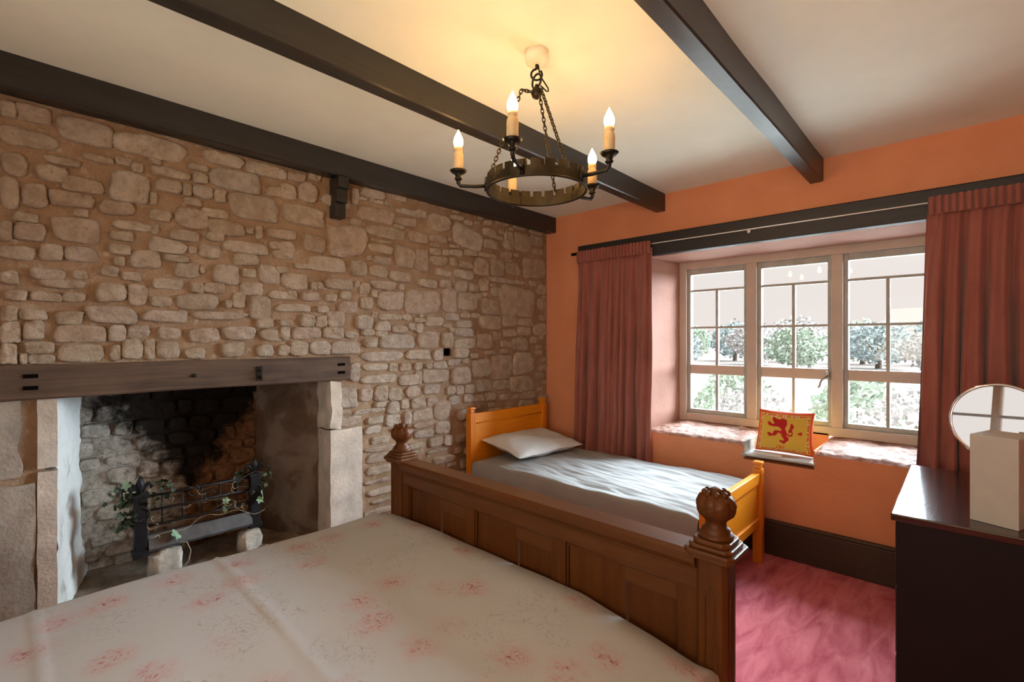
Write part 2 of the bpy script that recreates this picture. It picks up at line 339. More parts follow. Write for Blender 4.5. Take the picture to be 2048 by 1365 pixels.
# window joinery
W1 = struct(MB().box(1.062, 1.126, YF - .02, YF + .07, .73, 2.03).build('window_1', M['frame'], bevel=.004)); W1['label'] = 'three-light painted casement window in a deep recess'
for nm, a in (('frame_post', (2.665, 2.745, .73, 2.03)), ('head_rail', (1.126, 2.665, 1.965, 2.03)), ('sill_rail', (1.126, 2.665, .735, .795)), ('mullion', (1.590, 1.660, .795, 1.965)), ('mullion', (2.130, 2.195, .795, 1.965))):
    MB().box(a[0], a[1], YF - .02, YF + .07, a[2], a[3]).build(nm, M['frame'], W1, bevel=.004)
for x0, x1 in ((1.126, 1.590), (1.660, 2.130), (2.195, 2.665)):
    y0, y1 = YF + .005, YF + .055
    c = MB().box(x0, x0 + .026, y0, y1, .795, 1.965).build('casement', M['frame_grey'], W1, bevel=.003)
    for nm, a, mt in (('casement_stile', (x1 - .026, x1, .795, 1.965), 'frame_grey'), ('top_rail', (x0 + .026, x1 - .026, 1.920, 1.965), 'frame_grey'), ('bottom_rail', (x0 + .026, x1 - .026, .795, .828), 'frame_grey'), ('middle_rail', (x0 + .026, x1 - .026, 1.115, 1.188), 'frame')):
        MB().box(a[0], a[1], y0, y1, a[2], a[3]).build(nm, M[mt], c, bevel=.003)
    xm = (x0 + x1) / 2; yb0, yb1 = y0 + .012, y0 + .038
    for a in ((x0 + .026, x1 - .026, 1.780, 1.797), (x0 + .026, x1 - .026, 1.480, 1.496), (xm - .010, xm + .010, 1.496, 1.780), (xm - .010, xm + .010, 1.188, 1.480), (xm - .009, xm + .009, .828, 1.115)):
        MB().box(a[0], a[1], yb0, yb1, a[2], a[3]).build('glazing_bar', M['frame_grey'], c)
    yg = y0 + .025
    for a in ((x0 + .026, x1 - .026, 1.797, 1.920), (x0 + .026, xm - .010, 1.496, 1.780), (xm + .010, x1 - .026, 1.496, 1.780), (x0 + .026, xm - .010, 1.188, 1.480), (xm + .010, x1 - .026, 1.188, 1.480), (x0 + .026, xm - .009, .828, 1.115), (xm + .009, x1 - .026, .828, 1.115)):
        MB().box(a[0], a[1], yg - .0015, yg + .0015, a[2], a[3]).build('pane', M['glass'], c)
hd = MB().box(2.096, 2.118, YF - .025, YF + .006, 1.12, 1.175).build('handle_plate', M['steel'], W1, bevel=.003)
MB().tube([(2.107, YF - .02, 1.145), (2.107, YF - .05, 1.14), (2.090, YF - .055, 1.128), (2.075, YF - .055, 1.105), (2.068, YF - .055, 1.075), (2.060, YF - .055, 1.062)], [.008, .008, .007, .006, .006, .007], 8).build('handle', M['steel'], W1, True)

# ------------------------------------------------------------------ stone wall with fireplace
FL, FR, FTOP, HZ = -3.265, -2.077, 1.15, .16
HOLE = (-1.195, -1.135, 1.275, 1.325)
Y0w, Y1w = -4.6, .0
NU, NV = 230, 124
def wskip(u, v):
    y = Y0w + (Y1w - Y0w) * u; z = CEIL * v
    return (FL - .04 < y < FR + .01 and z < FTOP) or (HOLE[0] < y < HOLE[1] and HOLE[2] < z < HOLE[3])
def wpt(u, v):
    y = Y0w + (Y1w - Y0w) * u; z = CEIL * v
    k = .4 if y > -.35 else 1
    return (-.005 + k * (.006 * nz(y * 5, z * 5, 1) + .004 * nz(y * 17, z * 17, 2)), y, z)
wl = struct(MB().grid(NU, NV, wpt, wskip).build('wall_left', M['mortar'], None, True))
wl['label'] = 'rubble limestone wall with brown lime mortar'
b = MB().box(-.75, -.62, YN, 0, 0, CEIL).box(-.62, -.03, YN, FL - .05, 0, CEIL).box(-.62, -.03, FR + .03, HOLE[0], 0, CEIL).box(-.62, -.03, HOLE[1], 0, 0, CEIL).box(-.62, -.03, FL - .05, FR + .03, FTOP + .10, CEIL)
b.box(-.62, -.03, HOLE[0], HOLE[1], 0, HOLE[2]).box(-.62, -.03, HOLE[0], HOLE[1], HOLE[3], CEIL).box(-.62, -.18, HOLE[0], HOLE[1], HOLE[2], HOLE[3])
b.build('wall_core', M['mortar'], wl)

STN = []   # (y, z, w, h, rot)
def region(ox, oy, sc, boxes):
    for bx in boxes:
        x0, y0, x1, y1 = bx[:4]; rot = bx[4] if len(bx) > 4 else None
        px, py = ox + (x0 + x1) / 2 / sc, oy + (y0 + y1) / 2 / sc
        P = hit(px, py, 0, .01)
        wl_ = (hit(ox + x1 / sc, py, 0, .01).y - hit(ox + x0 / sc, py, 0, .01).y)
        tt = (P - CAM).dot(FW); h_ = (y1 - y0) / sc / FPX * tt
        # a level course runs towards the vanishing point in the picture, so take that lean out of the box height
        sl = (680 - py) / (1925 - px); lean = abs(sl) * (x1 - x0) / sc / FPX * tt
        h_ = max(h_ - .55 * lean, .5 * h_)
        STN.append((P.y, P.z, wl_, h_, 0 if rot is None else math.radians(rot)))
region(0, 190, 5.46, [(20, 340, 640, 600), (0, 60, 180, 250), (160, 90, 600, 340), (650, 200, 1240, 560), (900, 640, 1250, 750), (1265, 670, 1450, 780), (1440, 730, 1570, 850), (400, 760, 740, 960), (690, 880, 1130, 1080), (1220, 830, 1638, 1200), (500, 660, 880, 790), (20, 620, 300, 880), (0, 900, 230, 1240), (240, 960, 520, 1240), (560, 1030, 1060, 1240), (1080, 1140, 1470, 1320), (1250, 390, 2030, 720)])
region(300, 240, 5.46, [(30, 510, 470, 655), (480, 560, 640, 700), (680, 520, 1250, 800), (1280, 720, 1560, 860), (70, 640, 360, 800), (470, 700, 690, 860), (360, 690, 465, 830), (700, 760, 830, 900), (380, 850, 570, 940), (890, 810, 1425, 1140), (280, 940, 640, 1190), (0, 980, 230, 1120), (660, 1090, 1040, 1270), (1160, 1150, 1230, 1300), (1310, 1190, 1600, 1310), (230, 1190, 580, 1330), (620, 1220, 830, 1330), (580, 960, 870, 1080), (560, 320, 1030, 520), (1060, 460, 1500, 640), (0, 1130, 100, 1240), (0, 780, 80, 930), (1500, 560, 1700, 680)])
region(0, 440, 4.55, [(480, -40, 900, 205), (130, 20, 410, 190), (0, 10, 115, 190), (0, 215, 330, 365), (340, 215, 575, 385), (590, 240, 890, 392), (0, 460, 180, 595), (265, 425, 590, 545), (370, 540, 780, 628), (660, 455, 800, 535), (40, 635, 245, 740), (280, 655, 560, 745), (565, 655, 780, 745), (870, 580, 1160, 750), (1168, 590, 1340, 775), (1010, 100, 1220, 195), (995, 215, 1190, 315), (1040, 5, 1380, 110), (1195, 275, 1490, 445), (1040, 335, 1145, 420), (920, 420, 1080, 520), (1110, 470, 1280, 555), (170, 815, 430, 915), (0, 780, 160, 920), (500, 825, 760, 950), (770, 780, 1250, 945), (0, 930, 200, 1120), (215, 920, 410, 1085), (485, 960, 960, 1120), (980, 960, 1150, 1110), (1160, 960, 1365, 1080), (0, 1130, 165, 1320), (175, 1215, 250, 1310), (260, 1230, 500, 1310), (540, 1130, 940, 1290), (1110, 1090, 1300, 1280), (1000, 1130, 1100, 1280), (1320, 1095, 1420, 1270), (220, 1110, 490, 1215)])
region(300, 440, 4.55, [(0, 160, 340, 310), (350, 240, 430, 305), (445, 215, 645, 350), (690, 190, 1090, 325), (770, 305, 990, 420), (1100, 195, 1260, 270), (1120, 270, 1320, 360), (230, 390, 450, 530), (450, 420, 500, 490), (580, 410, 810, 590), (850, 445, 970, 525), (990, 415, 1185, 580), (1150, 420, 1255, 490), (20, 530, 300, 640), (370, 570, 500, 665), (490, 565, 690, 670), (820, 565, 1030, 690), (1090, 645, 1335, 725), (10, 690, 200, 790), (250, 670, 620, 815), (690, 730, 750, 800), (755, 660, 870, 800), (915, 690, 1110, 905), (-60, 820, 360, 935), (410, 825, 895, 910), (50, 985, 280, 1090), (350, 985, 635, 1110), (660, 960, 960, 1090), (975, 900, 1120, 985), (1175, 910, 1310, 965), (1010, 1000, 1280, 1100), (50, 1110, 270, 1260), (310, 1170, 500, 1265), (660, 1120, 860, 1245), (980, 1130, 1130, 1240), (1170, 1140, 1270, 1235), (1320, 390, 1480, 450)])
region(560, 340, 6.067, [(220, 140, 460, 400), (0, 160, 200, 370), (20, 420, 540, 710), (0, 740, 200, 850), (290, 790, 550, 1010), (600, 650, 1070, 1040, 8), (0, 870, 190, 1080), (620, 940, 820, 1060), (370, 1050, 800, 1240), (870, 1100, 1060, 1300), (970, 440, 1400, 650), (960, 320, 1080, 375), (1145, 360, 1260, 420), (1270, 385, 1375, 450), (1090, 340, 1140, 390), (1430, 470, 1790, 580), (1410, 570, 1660, 690), (1390, 660, 1510, 720), (1080, 680, 1530, 850), (1110, 840, 1360, 890), (1090, 900, 1380, 1030), (1140, 1050, 1360, 1150), (1060, 1040, 1130, 1100), (1390, 920, 1650, 1190), (1550, 740, 1800, 900), (1340, 1230, 1600, 1365), (170, 1120, 280, 1200), (0, 1150, 100, 1250), (1080, 1160, 1310, 1310), (870, 220, 960, 420)])
region(560, 540, 6.067, [(20, 40, 330, 240), (370, 150, 450, 240), (455, 150, 530, 235), (560, 110, 880, 240), (900, 135, 970, 210), (975, 160, 1090, 300), (1100, 125, 1410, 245), (1450, 170, 1515, 245), (0, 250, 75, 345), (90, 250, 200, 365), (260, 270, 480, 380), (550, 290, 690, 390), (730, 260, 860, 355), (1105, 245, 1185, 335), (1200, 255, 1520, 490), (970, 330, 1125, 480), (720, 390, 945, 525), (-30, 410, 380, 510), (440, 440, 595, 520), (1125, 510, 1190, 575), (1200, 530, 1480, 615), (1490, 540, 1600, 615), (930, 540, 1145, 715), (585, 510, 790, 700), (250, 540, 430, 690), (440, 560, 575, 690), (0, 610, 190, 665), (0, 680, 130, 850), (150, 700, 500, 835), (540, 700, 780, 835), (785, 750, 960, 830), (1170, 620, 1340, 740), (1360, 680, 1550, 765), (1560, 640, 1660, 730), (1000, 720, 1150, 800), (1160, 745, 1300, 810), (1020, 840, 1190, 945), (1230, 790, 1638, 950), (0, 880, 110, 1050), (115, 870, 340, 1040), (370, 870, 620, 1045), (630, 870, 970, 1030), (1000, 985, 1500, 1110), (1545, 970, 1830, 1090), (1000, 1140, 1310, 1225), (1325, 1140, 1440, 1235), (1455, 1135, 1580, 1230), (840, 1140, 970, 1365)])
region(830, 400, 6.067, [(0, 120, 130, 220), (160, 140, 430, 390), (445, 175, 600, 255), (610, 240, 705, 310), (480, 330, 830, 600, -14), (190, 420, 400, 520), (400, 455, 450, 505), (440, 540, 545, 590), (190, 525, 300, 575), (190, 585, 330, 675), (340, 600, 425, 675), (430, 600, 580, 690), (605, 600, 750, 690), (780, 640, 1010, 710), (1060, 630, 1180, 710), (840, 480, 1030, 610), (840, 340, 990, 460), (1000, 430, 1080, 490), (1090, 390, 1210, 600), (1220, 400, 1415, 625), (1420, 430, 1560, 560), (1440, 590, 1560, 665), (10, 610, 160, 880), (185, 680, 420, 805), (435, 705, 520, 805), (540, 740, 705, 840), (485, 840, 710, 965), (730, 710, 910, 925), (940, 720, 1100, 930), (1115, 760, 1280, 920), (1310, 690, 1600, 960), (235, 830, 445, 940), (40, 960, 275, 1070), (310, 970, 440, 1070), (500, 985, 640, 1120), (670, 1020, 785, 1120), (790, 960, 890, 1110), (-110, 1075, 305, 1380), (345, 1070, 515, 1360), (525, 1120, 770, 1340), (820, 1200, 1035, 1400), (1060, 1050, 1490, 1400), (940, 1060, 1060, 1170), (740, 1130, 820, 1230), (1500, 1020, 1600, 1150), (1500, 1200, 1600, 1340), (1400, 980, 1490, 1050), (920, 940, 1210, 1015)])
region(830, 600, 6.067, [(0, 220, 130, 275), (135, 205, 340, 330), (370, 160, 540, 255), (560, 160, 670, 220), (680, 160, 800, 225), (500, 250, 690, 340), (350, 290, 460, 340), (0, 290, 100, 410), (30, 390, 290, 585), (330, 400, 465, 575), (415, 340, 485, 400), (500, 345, 725, 450), (485, 465, 740, 590), (760, 390, 950, 590), (800, 190, 1050, 350), (1065, 170, 1250, 320), (1260, 225, 1435, 315), (1265, 150, 1430, 210), (1260, 330, 1415, 430), (1450, 290, 1600, 430), (1080, 360, 1240, 450), (960, 390, 1060, 490), (1050, 490, 1180, 570), (1200, 460, 1390, 610), (225, 600, 345, 735), (465, 585, 660, 705), (675, 650, 770, 710), (225, 745, 385, 835), (125, 775, 220, 835), (0, 760, 90, 850), (400, 722, 555, 800), (570, 715, 660, 770), (100, 845, 415, 1010), (440, 805, 680, 1020), (705, 725, 920, 950), (740, 965, 940, 1110), (930, 680, 1190, 960), (1200, 640, 1450, 900), (110, 1030, 300, 1155), (390, 1050, 490, 1150), (500, 1045, 600, 1145), (610, 1030, 735, 1140), (410, 1160, 550, 1290), (600, 1150, 710, 1250), (720, 1150, 845, 1235), (860, 1120, 1000, 1220), (960, 975, 1150, 1100), (1160, 930, 1440, 1120), (150, 1180, 280, 1290), (0, 870, 85, 1030)])
region(640, 740, 4.403, [(370, 40, 690, 130), (700, 45, 865, 140), (485, 140, 600, 275), (605, 155, 725, 275), (765, 145, 885, 240), (155, 150, 330, 335), (340, 150, 460, 275), (175, 350, 275, 395), (290, 335, 570, 395), (480, 280, 585, 330), (595, 280, 705, 385), (715, 260, 790, 345), (800, 245, 930, 340), (1010, 275, 1145, 440), (160, 405, 365, 500), (420, 410, 570, 480), (580, 390, 705, 495), (735, 370, 810, 490), (820, 340, 1000, 450), (830, 460, 1010, 515), (400, 490, 535, 570), (1020, 455, 1145, 570), (840, 520, 1005, 605), (455, 580, 610, 655), (400, 660, 660, 725), (960, 590, 1085, 680), (1090, 575, 1185, 670), (780, 640, 925, 705), (420, 730, 595, 825), (420, 835, 640, 930), (400, 945, 650, 1010), (430, 1030, 650, 1110), (460, 1120, 650, 1185), (400, 1200, 650, 1290), (950, 690, 1120, 740), (1000, 750, 1190, 835)])
def stone_mesh(w, h, rot, seed, hgt, n=26):
    # an irregular split block: a many-cornered outline, a chipped edge and a rough, slightly tilted face
    r = random.Random(seed); ph = r.uniform(0, 50); tx, tz = r.uniform(-.35, .35), r.uniform(-.25, .45)
    cor = []; k4 = [(1, -1), (1, 1), (-1, 1), (-1, -1)]
    for i in range(4):
        cx_, cy_ = k4[i]; cor.append((cx_ * r.uniform(.74, 1.0), cy_ * r.uniform(.70, 1.0)))
        if r.random() < .62:
            (ax, ay), (bx_, by_) = k4[i], k4[(i + 1) % 4]; f = r.uniform(.25, .75); d = r.uniform(.86, 1.10)
            cor.append(((ax + (bx_ - ax) * f) * (d if ax == bx_ else 1), (ay + (by_ - ay) * f) * (d if ay == by_ else 1)))
    k = len(cor)
    per = []
    for i in range(k):
        (x0, y0), (x1, y1) = cor[i], cor[(i + 1) % k]; per.append(math.hypot((x1 - x0) * w, (y1 - y0) * h))
    tot = sum(per); out = []
    for j in range(n):
        d = tot * j / n; i = 0
        while d > per[i]: d -= per[i]; i += 1
        f = d / per[i]; (x0, y0), (x1, y1) = cor[i], cor[(i + 1) % k]; bul = 1 + .05 * math.sin(PI * f)
        out.append(((x0 + (x1 - x0) * f) * bul, (y0 + (y1 - y0) * f) * bul))
    # pull corners in a little, roughen, and refit to the traced size
    out = [((out[j - 1][0] + 3 * out[j][0] + out[(j + 1) % n][0]) / 5, (out[j - 1][1] + 3 * out[j][1] + out[(j + 1) % n][1]) / 5) for j in range(n)]
    out = [(x * (1 + .09 * nz(x * 2.2 + ph, y * 2.2, 1) + .06 * nz(x * 6 + ph, y * 6, 2)), y * (1 + .09 * nz(x * 2.2, y * 2.2 + ph, 3) + .06 * nz(x * 6, y * 6 + ph, 4))) for x, y in out]
    mx, my = max(abs(p[0]) for p in out), max(abs(p[1]) for p in out)
    out = [(x / mx * w / 2, y / my * h / 2) for x, y in out]
    ca, sa = math.cos(rot), math.sin(rot); V = []
    rings = ((1.04, -1.0), (1.0, .25), (.955, .80), (.82, .98), (.60, 1.0), (.32, 1.0))
    for (sc, kk) in rings:
        for (u, v) in out:
            u, v = u * sc, v * sc
            x = -.02 if kk < 0 else hgt * kk * (1 + tx * u / (w / 2) + tz * v / (h / 2)) + (.0090 * nz(u * 22 + ph, v * 30, 3) + .0065 * nz(u * 60 + ph, v * 70, 6)) * min(1, kk + .2)
            V.append((x, u * ca - v * sa, u * sa + v * ca))
    m = MB(); m.v = V; m.v.append((hgt + .003 * nz(ph, 1, 1), 0, 0)); q = len(rings)
    for j in range(q - 1):
        for i in range(n): m.f.append((j * n + i, j * n + (i + 1) % n, (j + 1) * n + (i + 1) % n, (j + 1) * n + i))
    for i in range(n): m.f.append(((q - 1) * n + i, (q - 1) * n + (i + 1) % n, q * n))
    return m
def clash(y, z):
    return z > 2.42 or z < .03
placed = []
for (y, z, w, h, rot) in STN:
    if clash(y, z): continue
    # drop near-duplicates traced twice where two crops overlap
    if any(abs(y - q[0]) < .38 * (w + q[2]) / 2 and abs(z - q[1]) < .38 * (h + q[3]) / 2 for q in placed): continue
    placed.append((y, z, w, h, rot))
# courses that run on beside the bed, above the mantel end and behind the camera's edge
def free(y, z, w, h):
    if FL - .35 < y + w / 2 and y - w / 2 < FR + .23 and z - h / 2 < 1.31: return False
    if HOLE[0] - w / 2 < y < HOLE[1] + w / 2 and HOLE[2] - h / 2 < z < HOLE[3] + h / 2: return False
    return all(abs(y - q[0]) > .50 * (w + q[2]) or abs(z - q[1]) > .50 * (h + q[3]) for q in placed)
extra = []
for (wa, wb, ha, hb, tries) in ((.13, .22, .06, .09, 900), (.07, .13, .035, .06, 2500), (.045, .07, .025, .04, 900)):
    for _ in range(tries):
        w, h = R.uniform(wa, wb), R.uniform(ha, hb); y = R.uniform(-3.75, -.03); z = R.uniform(.06, 2.38)
        if free(y, z, w, h): placed.append((y, z, w, h, 0)); extra.append(len(placed) - 1)
vis = [(-(w * h), i) for i, (y, z, w, h, r_) in enumerate(placed)]
vis.sort(); big = {i for _, i in vis[:300]}
small = MB()
for i, (y, z, w, h, rot) in enumerate(placed):
    near_corner = max(0, min(1, (y + .75) / .6)); hg = R.uniform(.009, .019) * (1 - .65 * near_corner) * min(1, .45 + h / .10)
    sm = stone_mesh(w * (1.08 if i not in extra else 1.0), h * (1.14 if i not in extra else 1.0), rot, i * 13 + 1, hg)
    if i in big:
        o = sm.build('stone', M['stone'], None, True); o.parent = wl; o.location = (.001, y, z)
    else:
        small.add([(p[0] + .001, p[1] + y, p[2] + z) for p in sm.v], sm.f)
if small.v:
    so = small.build('small_stones', M['stone'], wl, True); so['kind'] = 'stuff'
# putlog hole
m = MB(); y0, y1, z0, z1 = HOLE; m.add([(.0, y0, z0), (.0, y1, z0), (.0, y1, z1), (.0, y0, z1), (-.16, y0, z0), (-.16, y1, z0), (-.16, y1, z1), (-.16, y0, z1)], [(0, 1, 5, 4), (1, 2, 6, 5), (2, 3, 7, 6), (3, 0, 4, 7), (4, 5, 6, 7)]); m.build('putlog_hole', M['hole'], wl)

# firebox
def rough(fn, amp, fq, seed, ax):
    def g(u, v):
        p = list(fn(u, v)); p[ax] += amp * (nz(p[0] * fq + p[1] * fq, p[2] * fq, seed) + .5 * nz((p[0] + p[1]) * fq * 3, p[2] * fq * 3, seed)); return p
    return g
BX, BL, BR_ = -.60, -3.14, -2.30
MB().grid(60, 60, rough(lambda u, v: (BX, BL - .1 + (BR_ - BL + .2) * u, HZ - .05 + 1.15 * v), .02, 9, 4, 0)).build('fireback', M['fireback'], wl, True)
MB().grid(30, 50, rough(lambda u, v: (-.14 + (BX + .12) * u, FR - .002 + (BR_ - FR) * u, HZ - .05 + 1.15 * v), .010, 6, 8, 1)).build('firebox_cheek', M['brown_plaster'], wl, True)
MB().grid(24, 60, rough(lambda u, v: (-.03 - .57 * u, FL + (BL - FL) * u + .03 * (v < .35) * (1 - v / .35) * u, HZ - .05 + 1.05 * v), .018, 7, 2, 1)).build('whitewashed_cheek', M['whitewash'], wl, True)
fb = MB(); zr = HZ - .02; row = 0
while zr < 1.2:
    rh = R.uniform(.055, .10); yr = BL - .06 + (.05 if row % 2 else 0)
    while yr < BR_ + .05:
        rw = R.uniform(.07, .19)
        if R.random() < .9:
            sm = stone_mesh(rw * .97, rh * .96, R.uniform(-.05, .05), int(zr * 999) * 31 + int((yr + 9) * 500), R.uniform(.012, .03), 18)
            fb.add([(p[0] + BX + .004, p[1] + yr + rw / 2, p[2] + zr + rh / 2) for p in sm.v], sm.f)
        yr += rw + .006
    zr += rh + .004; row += 1
fbo = fb.build('fireback_stones', M['fireback'], wl, True); fbo['kind'] = 'stuff'
MB().box(-.64, -.02, FL - .05, FR + .05, 1.20, 1.25).build('firebox_throat', M['hole'], wl)
MB().grid(60, 30, rough(lambda u, v: (-.62 + .64 * v, FL - .05 + (FR - FL + .1) * u, HZ), .012, 12, 6, 2)).build('hearth', M['hearth'], wl, True)
MB().box(.0, .03, FL - .05, FR + .05, 0, HZ - .01).build('hearth_kerb', M['hearth'], wl)
# jamb stones
def block(nm, x0, x1, y0, y1, z0, z1, mat, amp=.006, seed=1):
    m = MB(); n = 14
    def face(fn): m.grid(n, n, fn)
    P = lambda x, y, z: (x + amp * nz(y * 14, z * 14, seed) * (x > x0 + 1e-4), y + amp * nz(x * 11, z * 11, seed + 3), z + amp * nz(x * 12, y * 12, seed + 5))
    face(lambda u, v: P(x1, y0 + (y1 - y0) * u, z0 + (z1 - z0) * v))
    face(lambda u, v: P(x0 + (x1 - x0) * u, y0, z0 + (z1 - z0) * v)); face(lambda u, v: P(x0 + (x1 - x0) * u, y1, z0 + (z1 - z0) * v))
    face(lambda u, v: P(x0 + (x1 - x0) * u, y0 + (y1 - y0) * v, z0)); face(lambda u, v: P(x0 + (x1 - x0) * u, y0 + (y1 - y0) * v, z1))
    return m.build(nm, mat, wl, True, bevel=0)
block('jamb_stone', -.145, .020, FR, -1.868, HZ - .16, .842, M['ashlar'], .007, 2)
block('jamb_stone', -.145, .024, FR - .002, -2.010, .85, 1.135, M['ashlar'], .014, 9)
block('jamb_stone', -.10, .012, -3.325, FL, .02, .84, M['ashlar'], .004, 5)
block('jamb_stone', -.10, .014, -3.325, FL, .855, 1.14, M['ashlar'], .004, 6)
block('jamb_stone', -.10, .010, -3.75, -3.33, .02, .80, M['plaster_stone'], .012, 7)
block('jamb_stone', -.10, .018, -3.75, -3.375, .83, 1.14, M['plaster_stone'], .016, 8)
for k in range(16):
    yy = -3.1 + k * .064; s_ = R.uniform(.018, .04)
    m = stone_mesh(s_ * 2, s_ * 1.6, R.uniform(0, 3), 900 + k, s_ * .8, 10)
    rb = MB(); rb.add([(-.17 + R.uniform(0, .02) + p[1], yy + p[2], HZ - .002 + max(p[0], -.01)) for p in m.v], m.f); rb.build('hearth_rubble', M['hearth'], wl, True)

# ------------------------------------------------------------------ beams, corbel, mantel
def beam(x0, x1, z0, label, name='ceiling_beam'):
    c = .018; prof = [(x0, CEIL), (x0, z0 + c), (x0 + c * .7, z0), (x1 - .006, z0), (x1, z0 + .006), (x1, CEIL)]
    m = MB(); ys = [YN + .02 + i * (abs(YN) - .02) / 60 for i in range(61)]; n = len(prof)
    for j, y in enumerate(ys):
        for (x, z) in prof:
            d = .004 if z < CEIL - .001 else 0
            m.v.append((x + .004 * nz(y * 2, x * 5, z), y, z + d * nz(y * 2.5, x * 9, 7)))
    for j in range(len(ys) - 1):
        for i in range(n - 1): m.f.append((j * n + i, j * n + i + 1, (j + 1) * n + i + 1, (j + 1) * n + i))
    m.f.append(tuple(range(n))); m.f.append(tuple((len(ys) - 1) * n + i for i in range(n)))
    return tag(m.build(name, M['black_beam'], None, False, (x0, YN, z0)), label, 'beam', 'black ceiling beams')
beam(.004, .104, 2.355, 'black ceiling beam lying along the top of the stone wall')
beam(1.060, 1.142, 2.360, 'black ceiling beam between the chandelier and the stone wall')
beam(2.080, 2.160, 2.352, 'black ceiling beam between the chandelier and the window curtain on bare ceiling')
m = MB()
for x1, z0, z1 in ((.115, 2.285, 2.352), (.095, 2.205, 2.285), (.070, 2.118, 2.205)): m.box(.0, x1, -2.075, -2.005, z0, z1)
tag(m.build('corbel', M['black_beam'], None, False, (0, -2.04, 2.118), .004), 'stepped black timber corbel under the beam on the stone wall', 'corbel')
mb_ = thing('mantel_beam', (0, -3, 1.14), 'dark oak mantel beam over the stone fireplace', 'beam')
m = MB()
def mant(u, v):
    pass
ys = [-4.3 + i * (4.3 - 1.957) / 40 for i in range(41)]
prof = [(-.30, 1.142), (.028, 1.142), (.034, 1.150), (.034, 1.276), (.028, 1.284), (-.30, 1.284)]
n = len(prof)
for y in ys:
    for (x, z) in prof: m.v.append((x + .003 * nz(y * 3, z * 20, 1), y, z + .004 * nz(y * 2, x * 6, 4)))
for j in range(40):
    for i in range(n): m.f.append((j * n + i, j * n + (i + 1) % n, (j + 1) * n + (i + 1) % n, (j + 1) * n + i))
m.f.append(tuple(range(n))); m.f.append(tuple(40 * n + i for i in range(n)))
m.build('timber', M['mantel'], mb_)
for yc in (-2.015, -3.345):
    for zc in (1.238, 1.190):
        MB().box(.030, .0385, yc - .022, yc + .022, zc - .008, zc + .008).build('mortise_shade', M['hole'], mb_)  # raised dark strip, the slot's shade put into its colour
hk = MB().box(.034, .042, -2.495, -2.468, 1.168, 1.244).build('hook_plate', M['iron'], mb_)
MB().tube([(.042, -2.482, 1.225), (.062, -2.482, 1.222), (.066, -2.482, 1.20), (.058, -2.482, 1.182), (.046, -2.482, 1.188)], .005, 8).build('hook', M['iron'], mb_, True)
MB().lathe((.036, -2.78, 1.212), [(.010, -.01), (.012, 0), (.004, .008)], 8).build('peg_knot', M['iron'], mb_, True)

# ------------------------------------------------------------------ fire grate, rocks, ivy
GX, GYL, GYR, GZ = -.22, -2.95, -2.42, .305
fg = thing('fire_grate', (GX, -2.685, GZ), 'black iron fire grate with fleur-de-lis posts standing in the fireplace', 'fire grate')
for yc in (GYL, GYR):
    p = MB().box(GX - .022, GX + .022, yc - .026, yc + .026, GZ, .61).box(GX - .030, GX + .030, yc - .034, yc + .034, .598, .617).box(GX - .032, GX + .032, yc - .034, yc + .034, GZ, GZ + .03).build('post', M['grate_iron'], fg, bevel=.003)
    f = MB()
    f.lathe((GX, yc, .617), [(.012, 0), (.010, .012), (.016, .03), (.020, .045), (.012, .068), (.003, .086)], 10)
    for s in (-1, 1):
        f.tube([(GX, yc + s * .006, .622), (GX, yc + s * .018, .645), (GX, yc + s * .032, .662), (GX, yc + s * .044, .658), (GX, yc + s * .047, .645), (GX, yc + s * .040, .637)], [.006, .008, .010, .009, .007, .005], 8)
    f.build('fleur_de_lis', M['grate_iron'], p, True)
    MB().tube([(GX + .026, yc + .034 * math.cos(a), .515 + .034 * math.sin(a)) for a in [2 * PI * k / 20 for k in range(20)]], .004, 6, True).build('ring_ornament', M['grate_iron'], p, True)
for z in (.595, .523, .445):
    br = MB().tube([(GX, GYL, z), (GX, GYR, z)], .006, 8).build('bar', M['grate_iron'], fg, True)
for k in range(5):
    y = GYL + .09 + k * .088; MB().tube([(GX, y, .595), (GX, y, .44)], .004, 6).build('upright', M['grate_iron'], fg, True)
m = MB()
for k in range(2):
    s = -1 if k else 1; yc = -2.685 + s * .035
    m.tube([(GX + .004, yc + .028 * math.cos(a) * (1 - .02 * i), .56 - s * .02 + .028 * math.sin(a)) for i, a in enumerate([i * .35 + (PI if k else 0) for i in range(14)])], .004, 6)
m.build('scroll', M['grate_iron'], fg, True)
MB().add([(GX + .01, GYL + .03, .40), (GX + .01, GYR - .02, .40), (GX + .035, GYR - .02, .335), (GX + .035, GYL + .03, .335), (GX - .2, GYR - .02, .34), (GX - .2, GYL + .03, .34), (GX - .2, GYR - .02, .325), (GX - .2, GYL + .03, .325), (GX + .03, GYR - .02, .322), (GX + .03, GYL + .03, .322)],
         [(0, 1, 2, 3), (0, 1, 4, 5), (4, 5, 7, 6), (6, 7, 9, 8), (3, 2, 8, 9)]).build('ash_tray', M['tray_metal'], fg)
def rock(loc, sx, sy, sz, seed, label):
    bm = bmesh.new(); bmesh.ops.create_icosphere(bm, subdivisions=4, radius=1)
    for v in bm.verts:
        d = v.co.copy(); q = Vector([math.copysign(abs(c) ** .6, c) for c in d])
        k = 1 + .16 * noise.noise(d * 1.6 + Vector((seed, 0, 0))) + .10 * noise.noise(d * 4 + Vector((seed, 2, 0))) + .05 * noise.noise(d * 10)
        v.co = Vector((q.x * sx * k, q.y * sy * k, max(q.z * k, -.92) * sz))
    me = bpy.data.meshes.new('rock'); bm.to_mesh(me); bm.free(); me.materials.append(M['rock'])
    for p in me.polygons: p.use_smooth = True
    o = bpy.data.objects.new('hearth_rock', me); COL.objects.link(o); o.location = (loc[0], loc[1], HZ - .008 + .92 * sz); tag(o, label, 'rock', 'rocks under the fire grate')
